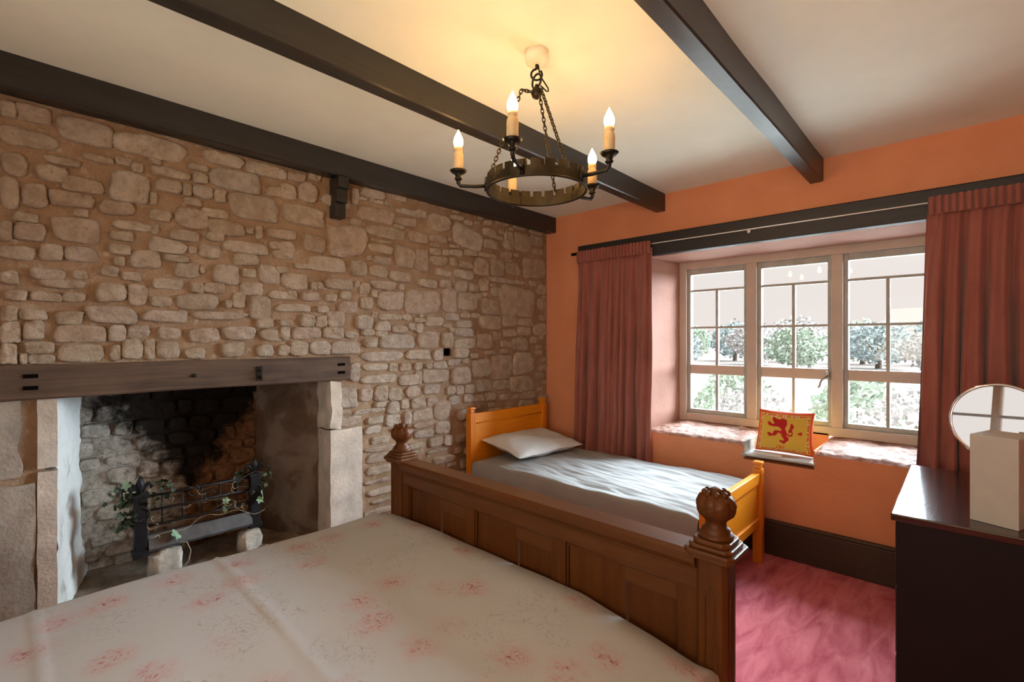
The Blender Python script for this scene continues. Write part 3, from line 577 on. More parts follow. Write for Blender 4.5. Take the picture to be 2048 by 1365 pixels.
rock((-.235, -2.845, 0), .060, .072, .082, 3.3, 'taller pale rock with a loop of vine beside it, under the grate')
rock((-.225, -2.445, 0), .058, .058, .075, 8.1, 'smaller blocky pale rock under the grate beside the brown plaster cheek')
iv = thing('ivy_garland', (GX + .03, -2.685, .60), 'trailing ivy garland wound over the iron fire grate', 'garland')
def leafmesh(nm, mat):
    pts = []
    for k in range(20):
        a = 2 * PI * k / 20; r = .6 + .4 * abs(math.cos(2.5 * (a - PI / 2))) ** .8; pts.append((r * math.cos(a), r * math.sin(a), .12 * math.sin(3 * a)))
    m = MB(); m.v = pts + [(0, 0, .15)]; m.f = [(k, (k + 1) % 20, 20) for k in range(20)]
    me = bpy.data.meshes.new(nm); me.from_pydata(m.v, [], m.f); me.materials.append(mat); return me
LM, LP = leafmesh('ivy_leaf', M['leaf']), leafmesh('ivy_leaf_pale', M['leaf_pale'])
def leaf(p, r, pale=False):
    o = bpy.data.objects.new('leaf', LP if pale else LM); COL.objects.link(o); o.parent = iv; o.location = Vector(p) - OFF[iv.name]
    o.scale = (r, r, r); o.rotation_euler = (R.uniform(-.8, .8), PI / 2 + R.uniform(-.8, .8), R.uniform(0, 6))
for k in range(95):
    leaf((GX + R.uniform(-.08, .03), GYL + R.gauss(-.035, .038), R.uniform(.45, .675)), R.uniform(.010, .019))
for k in range(14): leaf((GX + R.uniform(-.05, .03), GYL + R.uniform(.04, .14), R.uniform(.55, .655)), R.uniform(.012, .02))
for k in range(48): leaf((GX + R.uniform(-.08, .03), GYR + R.gauss(.015, .032), R.uniform(.50, .66)), R.uniform(.010, .017), R.random() < .12)
for k in range(10): leaf((GX + R.uniform(-.05, .02), GYR - R.uniform(.03, .12), R.uniform(.56, .64)), R.uniform(.012, .018))
for px, py, s in ((352, 1070, .032), (450, 1020, .026), (452, 1002, .020), (524, 990, .028), (520, 1000, .022), (252, 972, .026)):
    P = hit(px, py, 0, GX + .05); leaf(P, s, True)
for k in range(5):
    y0 = GYL + .02 + k * .02; pts = []
    for i in range(24):
        u = i / 23; pts.append((GX + .012 + .014 * math.sin(u * 9 + k * 2), GYL - .03 + u * (GYR - GYL + .08), (.60, .53, .45, .41, .50)[k] + .02 * math.sin(u * 8 + k) + .012 * math.sin(u * 23 + k * 3)))
    MB().tube(pts, .0016, 5).build('vine', M['vine'] if k in (3,) else M['dark_vine'], iv, True)
for k in range(16):
    c = Vector((GX + .03, R.uniform(GYL + .03, GYR - .02), R.uniform(.36, .58))); r = R.uniform(.010, .02); a0 = R.uniform(0, 6)
    MB().tube([c + Vector((.004 * i, r * math.cos(a0 + i * .5), r * math.sin(a0 + i * .5))) for i in range(7)], .0016, 5).build('tendril', M['vine'], iv, True)
MB().tube([(GX + .03, -2.80, .335), (GX + .055, -2.765, .335), (GX + .07, -2.75, .29), (GX + .07, -2.76, .24), (GX + .06, -2.785, .21)], .0028, 6).build('vine', M['vine'], iv, True)

# ------------------------------------------------------------------ big oak bed
PX0, PX1, FY = .72, 2.27, -2.047
bed = thing('oak_bed', (1.495, -3.05, 0), 'large dark oak bed with panelled footboard and carved crown finials', 'bed')
def oct_(x, y, h, c, z0, z1, m):
    o = [(x - h, y - h + c), (x - h + c, y - h), (x + h - c, y - h), (x + h, y - h + c), (x + h, y + h - c), (x + h - c, y + h), (x - h + c, y + h), (x - h, y + h - c)]
    return m.quadbox([(a, b_, z0) for a, b_ in o], [(a, b_, z1) for a, b_ in o])
for x in (PX0, PX1):
    m = MB(); oct_(x, FY, .043, .012, 0, .775, m)
    p = m.build('post', M['oak'], bed, bevel=.002)
    # lancet carvings on the post faces
    for dx, dy in ((0, -1), (1, 0), (-1, 0)):
        for z0, z1 in ((.10, .70),):
            pr = [(-.014, z0), (.014, z0), (.014, z1 - .03), (0, z1), (-.014, z1 - .03)]
            pts_o = [(x + dx * .0432 + (a if dx == 0 else 0), FY + dy * .0432 + (a if dy == 0 else 0), z) for a, z in pr]
            MB().tube(pts_o, .0024, 5, True).build('lancet_moulding', M['oak'], p, True)
    m = MB()
    oct_(x, FY, .060, .012, .775, .788, m); oct_(x, FY, .070, .016, .788, .803, m); oct_(x, FY, .060, .016, .803, .815, m); oct_(x, FY, .052, .018, .815, .829, m)
    cp = m.build('cap', M['oak_x'], p, bevel=.004)
    def lob(a, i): return 1 + ((.17 if i >= 13 else .10) * abs(math.cos(4 * a)) ** .6 - .10 if (8 <= i <= 11 or 13 <= i <= 15) else 0)
    prof = [(.045, .829), (.048, .834), (.044, .841), (.037, .845), (.039, .851), (.030, .858), (.027, .868), (.029, .876), (.037, .884), (.048, .893), (.053, .905), (.054, .914), (.0525, .917), (.0525, .922), (.046, .938), (.036, .948), (.018, .953), (.016, .958), (.018, .962), (.010, .966)]
    fn = MB().lathe((x, FY, 0), prof, 48, lob).build('finial', M['oak'], p, True)
    for k in range(8):
        a = 2 * PI * k / 8 + PI / 8
        MB().lathe((x + .030 * math.cos(a), FY + .030 * math.sin(a), .947), [(.006, -.004), (.009, .003), (.008, .010), (.003, .014)], 8).build('crest_bead', M['oak'], fn, True)
xa, xb = PX0 + .043, PX1 - .043
rail_prof = [(-.026, .722), (-.030, .735), (-.040, .742), (-.048, .755), (-.048, .778), (-.042, .790), (.042, .790), (.048, .778), (.048, .755), (.040, .742), (.030, .735), (.026, .722)]
m = MB(); n = len(rail_prof)
m.v = [(xa, FY + a, z) for a, z in rail_prof] + [(xb, FY + a, z) for a, z in rail_prof]
m.f = [(i, (i + 1) % n, n + (i + 1) % n, n + i) for i in range(n)] + [tuple(range(n)), tuple(range(n, 2 * n))]
m.build('top_rail', M['oak_x'], bed)
MB().box(xa, xb, FY - .026, FY + .026, .675, .724).build('frieze', M['oak_x'], bed, bevel=.002)
MB().box(xa, xb, FY - .026, FY + .026, .16, .28).build('bottom_rail', M['oak_x'], bed, bevel=.002)
pan = [(.815, 1.228), (1.288, 1.701), (1.761, 2.174)]
for a, b_ in ((xa, .815), (1.228, 1.288), (1.701, 1.761), (2.174, xb)):
    MB().box(a, b_, FY - .026, FY + .026, .28, .675).build('stile', M['oak'], bed, bevel=.002)
for a, b_ in pan:
    s = a + (b_ - a) * .56
    MB().box(a, s, FY - .012, FY + .012, .28, .675).build('panel', M['oak'], bed)
    MB().box(s, b_, FY - .016, FY + .016, .615, .675).build('panel_head', M['oak_x'], bed)
    MB().box(s + .006, b_, FY - .004, FY + .010, .28, .615).build('panel', M['oak'], bed)
    MB().tube([(a + .006, FY - .016, .28), (a + .006, FY - .016, .669), (b_ - .006, FY - .016, .669), (b_ - .006, FY - .016, .28)], .006, 6).build('bead_moulding', M['oak'], bed, True)
for x in (PX0 + .005, PX1 - .005): MB().box(x - .016, x + .016, -4.14, FY - .04, .20, .36).build('side_rail', M['oak'], bed, bevel=.004)
for x in (PX0, PX1): MB().box(x - .04, x + .04, -4.20, -4.12, 0, 1.05).build('head_post', M['oak'], bed, bevel=.004)
MB().box(PX0 + .04, PX1 - .04, -4.18, -4.14, .3, 1.0).build('headboard', M['oak_x'], bed, bevel=.004)
MB().box(PX0 + .035, PX1 - .035, -4.12, -2.12, .30, .50).build('mattress', M['linen'], bed, bevel=.04)
# duvet
def duv(u, v):
    s = -1.05 + 2.10 * u; y = -4.11 + (4.11 - 2.085) * v
    hw = .775; xc = 1.495
    flat = min(1, abs(s) / .90)
    z = .565 - .012 * flat ** 3 + .012 * nz(s * 1.6, y * 1.5, 3) + .006 * nz(s * 4, y * 4, 9)
    x = xc + hw * max(-1, min(1, s / .90))
    if abs(s) > .90:
        d = (abs(s) - .90) / .15; ang = min(1, d / .35) * PI / 2
        x = xc + math.copysign(hw + .030 * math.sin(ang) + .010 * math.sin(y * 11) * max(0, d - .3), s)
        z -= .030 * (1 - math.cos(ang)) + max(0, d - .25) * .36
    e = (-2.085 - y) / .16
    if e < 1: z -= .035 * (1 - e) ** 2
    cr = max(0, 1 - abs(s - .85) / .45); z -= .055 * cr * max(0, 1 - (-2.085 - y) / .42) ** 1.3
    z += .007 * math.exp(-((y + 2.885 + .02 * s) / .010) ** 2) * (abs(s) < 1) + .004 * math.exp(-((y + 3.36) / .010) ** 2)
    z += .004 * math.exp(-((y + 3.02 - .05 * math.sin(s * 3)) / .012) ** 2) * max(0, 1 - abs(s - .3) / .25)
    return (x, y, z)
m = MB(); m.grid(120, 140, duv); tag(m.build('floral_duvet', M['floral'], None, True, (1.495, -3.05, .50)), 'cream cotton duvet with a faded pink floral print on the oak bed', 'duvet')

# ------------------------------------------------------------------ pine single bed
SX0, SX1, SY0, SY1 = .085, 1.845, -1.045, -.155
pb = thing('pine_bed', (.95, -.6, 0), 'honey pine single bed with panelled headboard, set in the corner by the window', 'bed')
def pine_post(x, y, top):
    m = MB().box(x - .027, x + .027, y - .027, y + .027, 0, top - .045); p = m.build('post', M['pine_z'], pb, bevel=.003)
    MB().box(x - .020, x + .020, y - .020, y + .020, top - .045, top - .018).box(x - .027, x + .027, y - .027, y + .027, top - .018, top).build('post_cap', M['pine_z'], p, bevel=.005)
    for dx in (-.010, .010): MB().box(x + .0265, x + .0285, y + dx - .003, y + dx + .003, .2, top - .07).build('flute', M['pine_z'], p)
for y in (SY0 + .027, SY1 - .027): pine_post(SX0 + .01, y, .885); pine_post(SX1, y, .628)
ya, yb = SY0 + .054, SY1 - .054; x = SX0 + .01
MB().box(x - .016, x + .016, ya, yb, .765, .835).build('headboard_rail', M['pine'], pb, bevel=.004)
MB().box(x - .010, x + .008, ya, yb, .30, .765).build('headboard_panel', M['pine'], pb)
MB().box(x - .016, x + .016, ya, yb, .22, .30).build('headboard_rail', M['pine'], pb, bevel=.004)
MB().tube([(x + .010, ya, .760), (x + .010, yb, .760)], .006, 6).build('bead_moulding', M['pine'], pb, True)
x = SX1
MB().box(x - .018, x + .018, ya, yb, .500, .560).build('footboard_rail', M['pine'], pb, bevel=.004)
MB().box(x - .008, x + .008, ya, yb, .285, .500).build('footboard_panel', M['pine'], pb)
MB().box(x - .018, x + .018, ya, yb, .232, .285).build('footboard_rail', M['pine'], pb, bevel=.004)
MB().add([(x + .008, ya, .50), (x + .008, yb, .50), (x + .018, yb, .50), (x + .018, ya, .50), (x + .008, ya, .475), (x + .008, yb, .475)], [(0, 1, 2, 3), (3, 2, 5, 4), (0, 4, 5, 1), (0, 3, 4), (1, 5, 2)]).build('bevel_moulding', M['pine'], pb)
for y in (SY0 + .02, SY1 - .02): MB().box(SX0 + .036, SX1 - .027, y - .012, y + .012, .20, .32).build('side_rail', M['pine'], pb, bevel=.003)
MB().box(SX0 + .05, SX1 - .03, SY0 + .035, SY1 - .035, .28, .46).build('mattress', M['linen'], pb, bevel=.03)
def sheet(u, v):
    x = .135 + (1.812 - .135) * u; s = -1.12 + 2.24 * v; hw = .425; yc = (SY0 + SY1) / 2 - .005
    z = .500 + .014 * (1 - min(1, abs(s)) ** 2) + .016 * nz(x * 2.2, s * 2, 4) + .010 * nz(x * 4.5 + s * 2, s * 6, 2) + .006 * nz(x * 7, s * 15 + x * 4, 8)
    y = yc + hw * max(-1, min(1, s))
    if abs(s) > 1:
        d = (abs(s) - 1) / .12; y = yc + math.copysign(hw + .025 * min(1, d * 2.5) + .014 * nz(x * 7, d * 2, 6) * d, s); z -= .035 * min(1, d * 2.5) ** 2 + max(0, d - .3) * .24
    if u > .97: z -= .02 * (u - .97) / .03
    if u < .03: z -= .02 * (.03 - u) / .03
    return (x, y, z)
m = MB(); m.grid(150, 110, sheet); tag(m.build('white_sheet', M['linen'], None, True, (.95, -.6, .46)), 'crumpled white sheet over the pine single bed', 'sheet')
def pillow_mesh(name, mat, w, d, h, nu, nv, base, fn, **tg):
    m = MB()
    for side in (1, -1):
        def g(u, v):
            a, b_ = 2 * u - 1, 2 * v - 1
            pin = 1 - .06 * (1 - abs(a) ** 2) * abs(b_) ** 3 * 0
            ex = a * (1 - .05 * (1 - b_ * b_)); ey = b_ * (1 - .07 * (1 - a * a))
            th = h / 2 * (max(0, 1 - abs(a) ** 2.6) * max(0, 1 - abs(b_) ** 2.6)) ** .55
            return fn(ex * w / 2, ey * d / 2, side * th)
        m.grid(nu, nv, g)
    return m
def place(P, rot):
    Mx = Matrix.Rotation(rot[2], 4, 'Z') @ Matrix.Rotation(rot[1], 4, 'Y') @ Matrix.Rotation(rot[0], 4, 'X')
    return lambda a, b_, c: tuple(Mx @ Vector((a, b_, c)) + Vector(P))
q = place((.335, -.585, .592), (0, math.radians(9), math.radians(-4)))
m = pillow_mesh('pillow', None, .44, .70, .125, 30, 36, None, lambda a, b_, c: q(a, b_, c + .010 * nz(a * 9, b_ * 7, 2) + .006 * nz(a * 20, b_ * 16, 5)))
tag(m.build('pillow', M['pillowcase'], None, True, (.335, -.585, .52)), 'plump white pillow against the pine headboard', 'pillow')

# ------------------------------------------------------------------ curtains
def curtain(x0t, x1t, x0b, x1b, zt, zb, nf, seed, label):
    c = thing('curtain', ((x0t + x1t) / 2, -.09, zb), label, 'curtain', 'window curtains')
    r = random.Random(seed); ph = [r.choice((.4, .6, .9, 1.3, 1.9)) * r.uniform(.85, 1.15) for _ in range(nf + 1)]; cum = [0]
    for k in ph: cum.append(cum[-1] + k)
    def body(u, v):
        u = u * .998 + .001; xt, xb = x0t + (x1t - x0t) * u, x0b + (x1b - x0b) * u
        k = v ** .8; x = xt + (xb - xt) * k
        w = u * cum[-1]; i = max(j for j in range(len(cum)) if cum[j] <= w + 1e-9); i = min(i, nf); f = (w - cum[i]) / ph[i]
        amp = (.012 + .044 * min(1, v * 1.8)) * (.6 + .4 * ph[i])
        f += .22 * nz(u * 4, v * 1.6, seed + 5) * v; y = -.068 + .7 * amp * math.sin(2 * PI * f + 1.2 * nz(u * 5, v * 2.2, seed)) + .35 * amp * math.sin(4 * PI * f + 2 * nz(u * 3, v * 3, seed)) + .010 * nz(u * 6, v * 4, seed + 1)
        x += .016 * math.cos(2 * PI * f) * min(1, v * 2) + .02 * nz(u * 3, v * 1.7, seed + 2) * v
        return (x, y, zt - (zt - zb) * v)
    m = MB(); m.grid(nf * 16, 60, body); m.build('drape', M['curtain'], c, True)
    def head(u, v):
        x = x0t + (x1t - x0t) * u; s = math.sin(u * nf * 2.6 * 2 * PI); y = -.094 + .012 * s + .004 * nz(u * 40, v, seed)
        y -= .007 * math.sin(PI * v)
        return (x + .004 * math.cos(u * nf * 5.2 * PI), y, zt + .050 - .095 * v + .006 * nz(u * 30, 1, seed) * (1 - v))
    m = MB(); m.grid(nf * 22, 6, head); m.build('gathered_heading', M['curtain'], c, True)
    return c
curtain(.395, 1.075, .335, 1.045, 2.085, .05, 9, 3, 'dusty red velvet curtain hanging behind the pine bed')
curtain(2.640, 3.300, 2.560, 3.330, 2.085, .05, 9, 11, 'dusty red velvet curtain hanging behind the dark chest of drawers')
cr = thing('curtain_rail', (1.85, -.06, 2.11), 'thin white curtain wire strung along the black lintel', 'curtain rail')
MB().tube([(.40, -.058, 2.118), (3.35, -.058, 2.112)], .0042, 8).build('wire', M['white_metal'], cr, True)
MB().tube([(.330, -.07, 2.122), (.420, -.07, 2.121)], .013, 10).build('end_bar', M['iron'], cr, True)
MB().box(.398, .412, -.085, -.04, 2.045, 2.14).build('bracket', M['iron'], cr)
P = hit(1498, 463, 1, -.06); MB().lathe((P.x, -.062, P.z - .012), [(.004, 0), (.011, .005), (.011, .018), (.005, .022)], 10).build('glider', M['white_metal'], cr, True)

# ------------------------------------------------------------------ lion cushion and paper on the window seat
LION = [
 [(415, 250), (425, 235), (420, 222), (440, 228), (455, 238), (475, 245), (505, 248), (520, 236), (545, 234), (562, 244), (580, 250), (584, 275), (588, 300), (574, 330), (572, 352), (584, 372), (592, 400), (590, 430), (612, 445), (616, 470), (600, 490), (580, 505), (574, 522), (548, 520), (540, 505), (522, 508), (514, 486), (530, 480), (552, 488), (566, 476), (556, 456), (538, 440), (534, 415), (510, 400), (490, 402), (484, 420), (466, 438), (436, 440), (410, 452), (384, 446), (388, 434), (368, 424), (378, 408), (398, 404), (418, 418), (436, 414), (440, 392), (462, 374), (500, 374), (530, 378), (528, 358), (508, 338), (486, 330), (462, 332), (432, 334), (404, 328), (384, 330), (376, 314), (358, 298), (378, 292), (374, 278), (396, 282), (408, 298), (436, 304), (450, 296), (432, 284), (428, 268)],
 [(586, 402), (602, 424), (626, 434), (650, 424), (657, 400), (652, 372), (642, 352), (656, 342), (664, 322), (655, 298), (636, 282), (622, 292), (630, 306), (618, 316), (626, 332), (616, 346), (608, 366), (610, 386), (626, 394), (636, 380), (644, 398), (636, 414), (616, 410), (600, 396)],
 [(720, 380), (748, 370), (752, 400), (735, 410), (700, 395)],
]
def inpoly(x, y, p):
    c = False; j = len(p) - 1
    for i in range(len(p)):
        if (p[i][1] > y) != (p[j][1] > y) and x < (p[j][0] - p[i][0]) * (y - p[i][1]) / (p[j][1] - p[i][1]) + p[i][0]: c = not c
        j = i
    return c
CW, CH = .345, .285
cu_tilt = math.radians(14)
base = Vector((1.905, .150, NZ + .004))
def cpt(a, b_, c):   # a across, b up, c thickness towards the room
    z = (b_ + CH / 2); yy = z * math.sin(cu_tilt); zz = z * math.cos(cu_tilt)
    return (base.x + a * (1 - .05 * (b_ / CH)), base.y + yy - c * math.cos(cu_tilt), base.z + zz - c * math.sin(cu_tilt) * .3)
m = MB(); NUc, NVc = 170, 140
cols = []
YEL, RED, ORG, WHT = (.74, .50, .07), (.50, .012, .02), (.72, .10, .02), (.80, .62, .40)
for side in (1, -1):
    def g(u, v, side=side):
        a, b_ = 2 * u - 1, 2 * v - 1
        ex = a * (1 - .05 * (1 - b_ * b_)); ey = b_ * (1 - .06 * (1 - a * a))
        th = .055 * (max(0, 1 - abs(a) ** 2.4) * max(0, 1 - abs(b_) ** 2.4)) ** .55
        th += .004 * nz(a * 6, b_ * 6, 3) * (1 - a * a) * (1 - b_ * b_)
        return cpt(ex * CW / 2, ey * CH / 2, side * th)
    m.grid(NUc, NVc, g)
    for j in range(NVc + 1):
        for i in range(NUc + 1):
            u, v = i / NUc, j / NVc; X_ = 245 + 605 * u; Y_ = 640 - 470 * v
            e = min(u, 1 - u, (v) * .82, (1 - v) * .82); wv = .006 * nz(u * 20, v * 20, 1)
            c = YEL
            if e < .045 + wv: c = ORG
            elif e < .060 + wv: c = YEL
            elif e < .085 + wv: c = ORG if (nz(u * 26, v * 22, 4) > -.12) else WHT
            elif e < .10 + wv and nz(u * 30, v * 30, 8) > .05: c = WHT
            if abs(u - .46) < .07 and .12 < v < .19 and nz(u * 40, v * 40, 2) > -.1: c = ORG
            # the charge is printed a little smaller than the field
            if any(inpoly(X_, Y_, q) for q in LION): c = RED
            cols.append(c)
cu = m.build('lion_cushion', M['print'], None, True, base)
ca = cu.data.color_attributes.new('print', 'FLOAT_COLOR', 'POINT')
for i, c in enumerate(cols): ca.data[i].color = (*c, 1)
tag(cu, 'yellow cushion printed with a red rampant lion, propped in the window seat', 'cushion')
pp = MB(); z = NZ + .0006
q4 = [(1.735, .022), (1.925, .030), (1.905, .105), (1.722, .105)]
pp.quadbox([(a, b_, z) for a, b_ in q4], [(a, b_, z + .0012) for a, b_ in q4])
tag(pp.build('paper_sheet', M['paper'], None, False, (1.82, .06, z)), 'loose white paper sheet lying on the slate window seat', 'paper')

# ------------------------------------------------------------------ chest of drawers, box, mirror
DX0, DX1, DY0, DY1, DZ = 2.600, 3.10, -1.376, -.505, .80
ch = thing('chest_of_drawers', (2.85, -.94, 0), 'dark polished mahogany chest of drawers in front of the curtain', 'chest of drawers')
MB().box(DX0, DX1, DY0, DY1, DZ - .024, DZ).build('top', M['mahogany'], ch, bevel=.004)
MB().box(DX0 + .014, DX1 - .01, DY0 + .010, DY1 - .010, .06, DZ - .024).build('body', M['mahogany_side'], ch, bevel=.002)
MB().box(DX0 + .004, DX1 - .005, DY0 + .004, DY1 - .004, 0, .06).build('plinth', M['mahogany_side'], ch, bevel=.003)
for z0, z1 in ((.085, .305), (.32, .54), (.555, .765)):
    d = MB().box(DX0 + .010, DX0 + .020, DY0 + .035, DY1 - .035, z0, z1).build('drawer', M['mahogany'], ch, bevel=.002)
A0, A1, A3 = Vector((2.794, -1.271)), Vector((2.902, -1.310)), Vector((2.845, -1.128))
A2 = A1 + (A3 - A0)
m = MB(); m.quadbox([(p.x, p.y, DZ + .0005) for p in (A0, A1, A2, A3)], [(p.x, p.y, DZ + .277) for p in (A0, A1, A2, A3)])
bxo = thing('card_box', (2.85, -1.22, DZ), 'tall plain grey card box on the dark chest of drawers', 'box')
m.build('carton', M['card'], bxo, bevel=.0015)
lid = MB(); cc = (A0 + A1 + A2 + A3) / 4
lid.quadbox([((cc + (p - cc) * .985).x, (cc + (p - cc) * .985).y, DZ + .2768) for p in (A0, A1, A2, A3)], [((cc + (p - cc) * .985).x, (cc + (p - cc) * .985).y, DZ + .2785) for p in (A0, A1, A2, A3)])
lid.build('lid_flap', M['card'], bxo)
mc = Vector((2.872, -.955, 1.088)); mn = Vector((-.258, -.958, .119)).normalized()
mi = thing('vanity_mirror', (mc.x + .02, mc.y + .02, DZ), 'round tilting vanity mirror on a turned stand behind the card box', 'mirror')
ux = mn.cross(Vector((0, 0, 1))).normalized(); uy = ux.cross(mn).normalized()
def disc(r, n, dz): return [mc + ux * r * math.cos(2 * PI * k / n) + uy * r * math.sin(2 * PI * k / n) + mn * dz for k in range(n)]
m = MB(); m.v = [tuple(p) for p in disc(.128, 64, .004)]; m.f = [tuple(range(64))]; m.build('mirror_glass', M['mirror'], mi)
MB().tube(disc(.132, 64, 0), .006, 8, True).build('rim', M['chrome'], mi, True)
m = MB(); m.v = [tuple(p) for p in disc(.13, 64, -.006)]; m.f = [tuple(range(64))]; m.build('mirror_back', M['white_metal'], mi)
sx_, sy_ = mc.x + .035, mc.y + .055
MB().lathe((sx_, sy_, DZ), [(.070, 0), (.072, .006), (.060, .014), (.030, .020), (.016, .028), (.024, .040), (.030, .052), (.022, .064), (.014, .074), (.022, .086), (.014, .10), (.011, .14), (.014, .17), (.010, .22)], 28).build('stand', M['white_metal'], mi, True)
MB().tube([(sx_, sy_, DZ + .215), mc - mn * .008], .010, 8).build('pivot', M['chrome'], mi, True)

# ------------------------------------------------------------------ chandelier
LC = Vector((1.586, -2.021, 0)); LR, LZ0, LZ1 = .190, 1.953, 2.012
cl = thing('chandelier', (LC.x, LC.y, CEIL), 'round crenellated iron chandelier with five electric candles hung by chains', 'chandelier')
MB().lathe((LC.x, LC.y, 0), [(.018, CEIL - .050), (.040, CEIL - .044), (.046, CEIL - .030), (.046, CEIL)], 32).build('ceiling_rose', M['rose'], cl, True)
def dirv(deg):
    a = math.radians(deg); return RT * math.cos(a) + FW * math.sin(a)
def torus(c, nrm, R1, r, n=18, sx=1.0, up=None):
    nrm = Vector(nrm).normalized(); u = nrm.orthogonal().normalized() if up is None else (Vector(up) - nrm * Vector(up).dot(nrm)).normalized(); w = nrm.cross(u)
    return [Vector(c) + u * R1 * sx * math.cos(2 * PI * k / n) + w * R1 * math.sin(2 * PI * k / n) for k in range(n)]
m = MB(); NM = 24; n = NM * 8
for r_, flip in ((LR, 0), (LR - .006, 1)):
    for k in range(n):
        a = 2 * PI * k / n
        for z in (LZ0, LZ0 + .018 * 2, LZ1): m.v.append((LC.x + r_ * math.cos(a), LC.y + r_ * math.sin(a), z))
def vid(s, k, j): return s * n * 3 + (k % n) * 3 + j
for k in range(n):
    notch = (k % 8) in (0, 1)
    for s in (0, 1):
        m.f.append((vid(s, k, 0), vid(s, k + 1, 0), vid(s, k + 1, 1), vid(s, k, 1)))
        if not notch: m.f.append((vid(s, k, 1), vid(s, k + 1, 1), vid(s, k + 1, 2), vid(s, k, 2)))
    m.f.append((vid(0, k, 0), vid(0, k + 1, 0), vid(1, k + 1, 0), vid(1, k, 0)))
    j = 1 if notch else 2
    m.f.append((vid(0, k, j), vid(0, k + 1, j), vid(1, k + 1, j), vid(1, k, j)))
    if (k % 8) == 2: m.f.append((vid(0, k, 1), vid(0, k, 2), vid(1, k, 2), vid(1, k, 1)))
    if (k % 8) == 0: m.f.append((vid(0, k, 1), vid(0, k, 2), vid(1, k, 2), vid(1, k, 1)))
ring = m.build('crown_ring', M['old_brass'], cl)
MB().tube([(LC.x + LR * math.cos(a), LC.y + LR * math.sin(a), LZ0) for a in [2 * PI * k / 64 for k in range(64)]], .0045, 6, True).build('ring_bead', M['old_brass'], ring, True)
for k in range(5):
    d = dirv(180 + 72 * k); tip = LC + d * .300; zp = 1.38 + .65
    ar = MB().tube([LC + d * (LR - .004) + UP * (LZ0 + .022), LC + d * .235 + UP * (LZ0 + .020), LC + d * .292 + UP * (LZ0 + .022), tip + UP * (LZ0 + .034), tip + UP * (zp - .012)], [.0075, .007, .007, .008, .007], 8).build('arm', M['iron'], cl, True)
    MB().tube([LC + d * (LR + .002) + UP * (LZ0 + .002), LC + d * (LR + .002) + UP * (LZ1 - .004)], .009, 6).build('arm_bracket', M['iron'], ar, True)
    MB().lathe((tip.x, tip.y, zp), [(.010, -.034), (.015, -.028), (.010, -.020), (.014, -.014), (.009, -.010), (.024, -.006), (.033, .003), (.031, .004), (.012, 0)], 24).build('drip_pan', M['iron'], ar, True)
    cn = MB().lathe((tip.x, tip.y, zp), [(.0195, .002), (.0190, .03), (.0200, .055), (.0185, .068), (.0150, .073), (.0150, .077), (.0175, .081), (.0165, .092)], 20, lambda a, i: 1 + .05 * nz(a * 1.3 + k, i * .6, k)).build('candle_tube', M['candle'], cl, True)
    MB().lathe((tip.x, tip.y, zp + .092), [(.011, 0), (.0165, .010), (.0185, .020), (.0165, .034), (.0105, .048), (.0045, .060), (.0012, .068)], 20).build('flame_bulb', M['bulb'], cn, True)
TOPZ = 2.33
MB().tube([LC + UP * (CEIL - .048), LC + UP * (CEIL - .066)], .006, 8).build('hook_stem', M['iron'], cl, True)
hkc = LC + UP * (CEIL - .088)
MB().tube([hkc + RT * (.021 * math.cos(a)) + UP * (.021 * math.sin(a)) for a in [PI / 2 + .1 + i * .27 for i in range(21)]], .0042, 8).build('ceiling_hook', M['iron'], cl, True)
MB().tube(torus(LC + UP * 2.377, FW * .6 + RT * .8, .026, 0, 20, 1, UP), .0042, 8, True).build('link', M['iron'], cl, True)
MB().lathe((LC.x, LC.y, 0), [(.006, TOPZ - .022), (.017, TOPZ - .014), (.022, TOPZ), (.018, TOPZ + .014), (.010, TOPZ + .022), (.006, TOPZ + .034)], 18).build('ball', M['old_brass'], cl, True)
MB().tube([LC + UP * (CEIL - .05) + RT * .006, LC + RT * .012 + UP * 2.40, LC + RT * .030 + UP * 2.372, LC + RT * .044 + UP * 2.350, LC + RT * .045 + UP * 2.338, LC + RT * .038 + UP * 2.338, LC + RT * .016 + UP * 2.360, LC + RT * .010 + UP * 2.345], .0028, 6).build('flex', M['iron'], cl, True)
LK = None
for deg in (188, 302, 62):
    d = dirv(deg); a = LC + d * .018 + UP * (TOPZ + .004); e = LC + d * (LR - .010) + UP * (LZ1 - .006)
    knee = a + d * .040 + UP * .006 if deg == 188 else a + d * .012
    path = [a, knee, e]; seg = []
    T = 0
    pts = []
    for p, q_ in zip(path[:-1], path[1:]):
        L = (q_ - p).length; nn = max(1, round(L / .0155))
        for i in range(nn): pts.append((p + (q_ - p) * ((i + .5) / nn), (q_ - p).normalized()))
    m = MB()
    for i, (p, dr) in enumerate(pts):
        side = dr.cross(UP).normalized(); nr = side if i % 2 else dr.cross(side)
        w = nr.cross(dr).normalized()
        m.tube([p + dr * (.0115 * math.cos(2 * PI * k / 12)) + w * (.0058 * math.sin(2 * PI * k / 12)) for k in range(12)], .0022, 5, True)
    m.build('chain', M['old_brass'], cl, True)

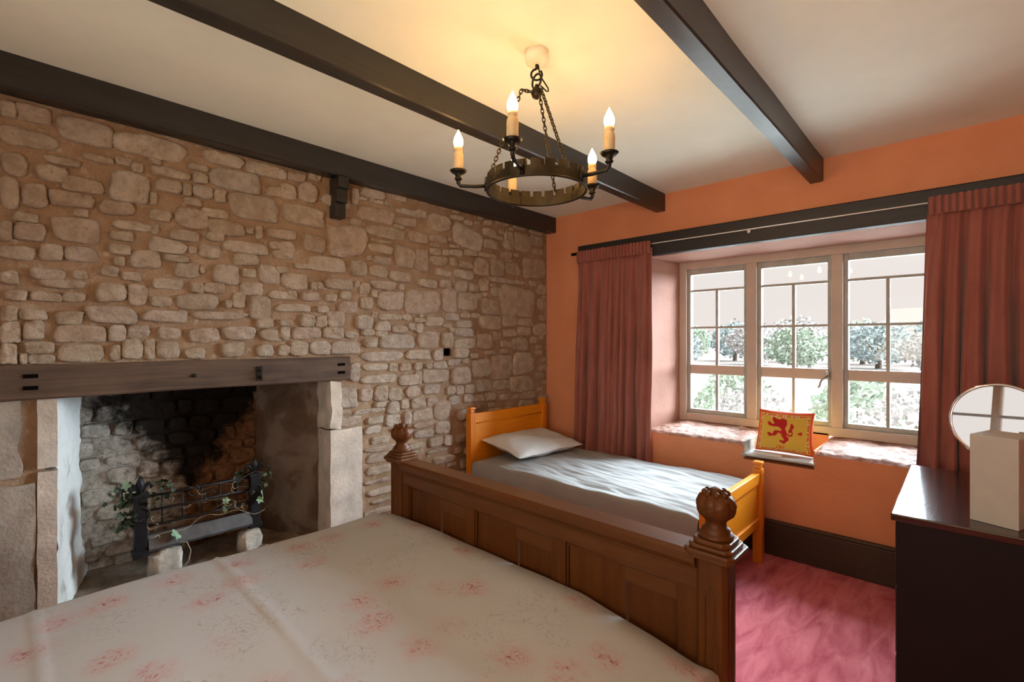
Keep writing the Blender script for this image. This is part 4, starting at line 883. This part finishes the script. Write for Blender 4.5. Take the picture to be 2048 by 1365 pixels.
# ------------------------------------------------------------------ outdoors beyond the panes
struct(MB().box(-60, 60, .7, 18, -3.2, -3.0).build('ground', M['bounce_ground']))
struct(MB().box(-200, 260, 18, 300, -3.2, -3.0).build('field', M['field']))
def bush(x, y, w, h, mat, label, cat, group, seed, nleaf=900, trunk=False):
    o = thing('tree' if trunk else 'bush', (x, y, -3), label, cat, group); r = random.Random(seed); m = MB(); ls = w * .045
    for k in range(nleaf):
        a, b_ = r.uniform(0, 2 * PI), r.uniform(-.95, 1); rr = r.uniform(.55, 1) ** .5; s = math.sqrt(max(0, 1 - b_ * b_)) * rr
        lump = 1 + .35 * nz(math.cos(a) * 2 + seed, math.sin(a) * 2, b_ * 2)
        c = Vector((x + w / 2 * s * math.cos(a) * lump, y + w / 2 * s * math.sin(a) * lump, -3 + h * (.55 + .45 * b_ * rr * lump)))
        d1 = Vector((r.gauss(0, 1), r.gauss(0, 1), r.gauss(0, 1))).normalized(); d2 = d1.orthogonal().normalized()
        m.add([c - d1 * ls, c + d2 * ls * .5, c + d1 * ls, c - d2 * ls * .5], [(0, 1, 2, 3)])
    m.build('foliage', M[mat], o)
    t_ = MB(); t_.tube([(x, y, -3.05), (x + .02 * w, y, -3 + h * .35), (x, y, -3 + h * .7)], [w * .05, w * .035, w * .015], 8)
    for k in range(5):
        a = k * 1.3; t_.tube([(x, y, -3 + h * .3), (x + w * .22 * math.cos(a), y + w * .22 * math.sin(a), -3 + h * .62)], [w * .02, w * .006], 6)
    t_.build('trunk', M['bark'], o)
far = [(-64, 92, 9, 6.8), (-54, 82, 9, 6.2), (-44, 94, 9.5, 7.4), (-35, 80, 8.5, 6.0), (-25, 92, 9.5, 7.6), (-16, 80, 8.5, 6.4), (-7, 92, 9.5, 7.2), (1, 79, 8, 6.2), (10, 92, 9.5, 7.4), (18, 80, 8.5, 6.6), (27, 92, 9, 7.4)]
far += [(-80 + 11.5 * k, 108 + (k % 2) * 3, 10, 8.0 + .5 * (k % 3)) for k in range(11)]
for i, (x, y, w, h) in enumerate(far):
    bush(x, y, w, h, ('bush_dark', 'bush_pale', 'bush')[i % 3], ('dark green tree in the far hedge line beyond the field', 'bleached pale tree in the far hedge line beyond the field', 'mid green tree in the far hedge line beyond the field')[i % 3], 'tree', 'trees beyond the field', 40 + i, 1500, True)
nearb = [(-11.6, 16.4, 2.8, 3.3), (-9.4, 13.0, 2.6, 2.9), (-7.6, 16.4, 2.8, 3.2), (-5.6, 13.0, 2.6, 3.0), (-3.8, 16.4, 2.8, 3.3), (-2.0, 13.0, 2.6, 2.9), (.2, 16.4, 2.8, 3.2), (1.9, 13.0, 2.6, 3.1), (4.1, 16.4, 2.8, 3.3)]
for i, (x, y, w, h) in enumerate(nearb):
    bush(x, y, w, h, ('bush', 'bush_pale')[i % 2], ('leafy green garden bush growing outside below the window', 'pale bleached garden bush growing outside below the window')[i % 2], 'bush', 'garden bushes outside the window', 80 + i, 1800)
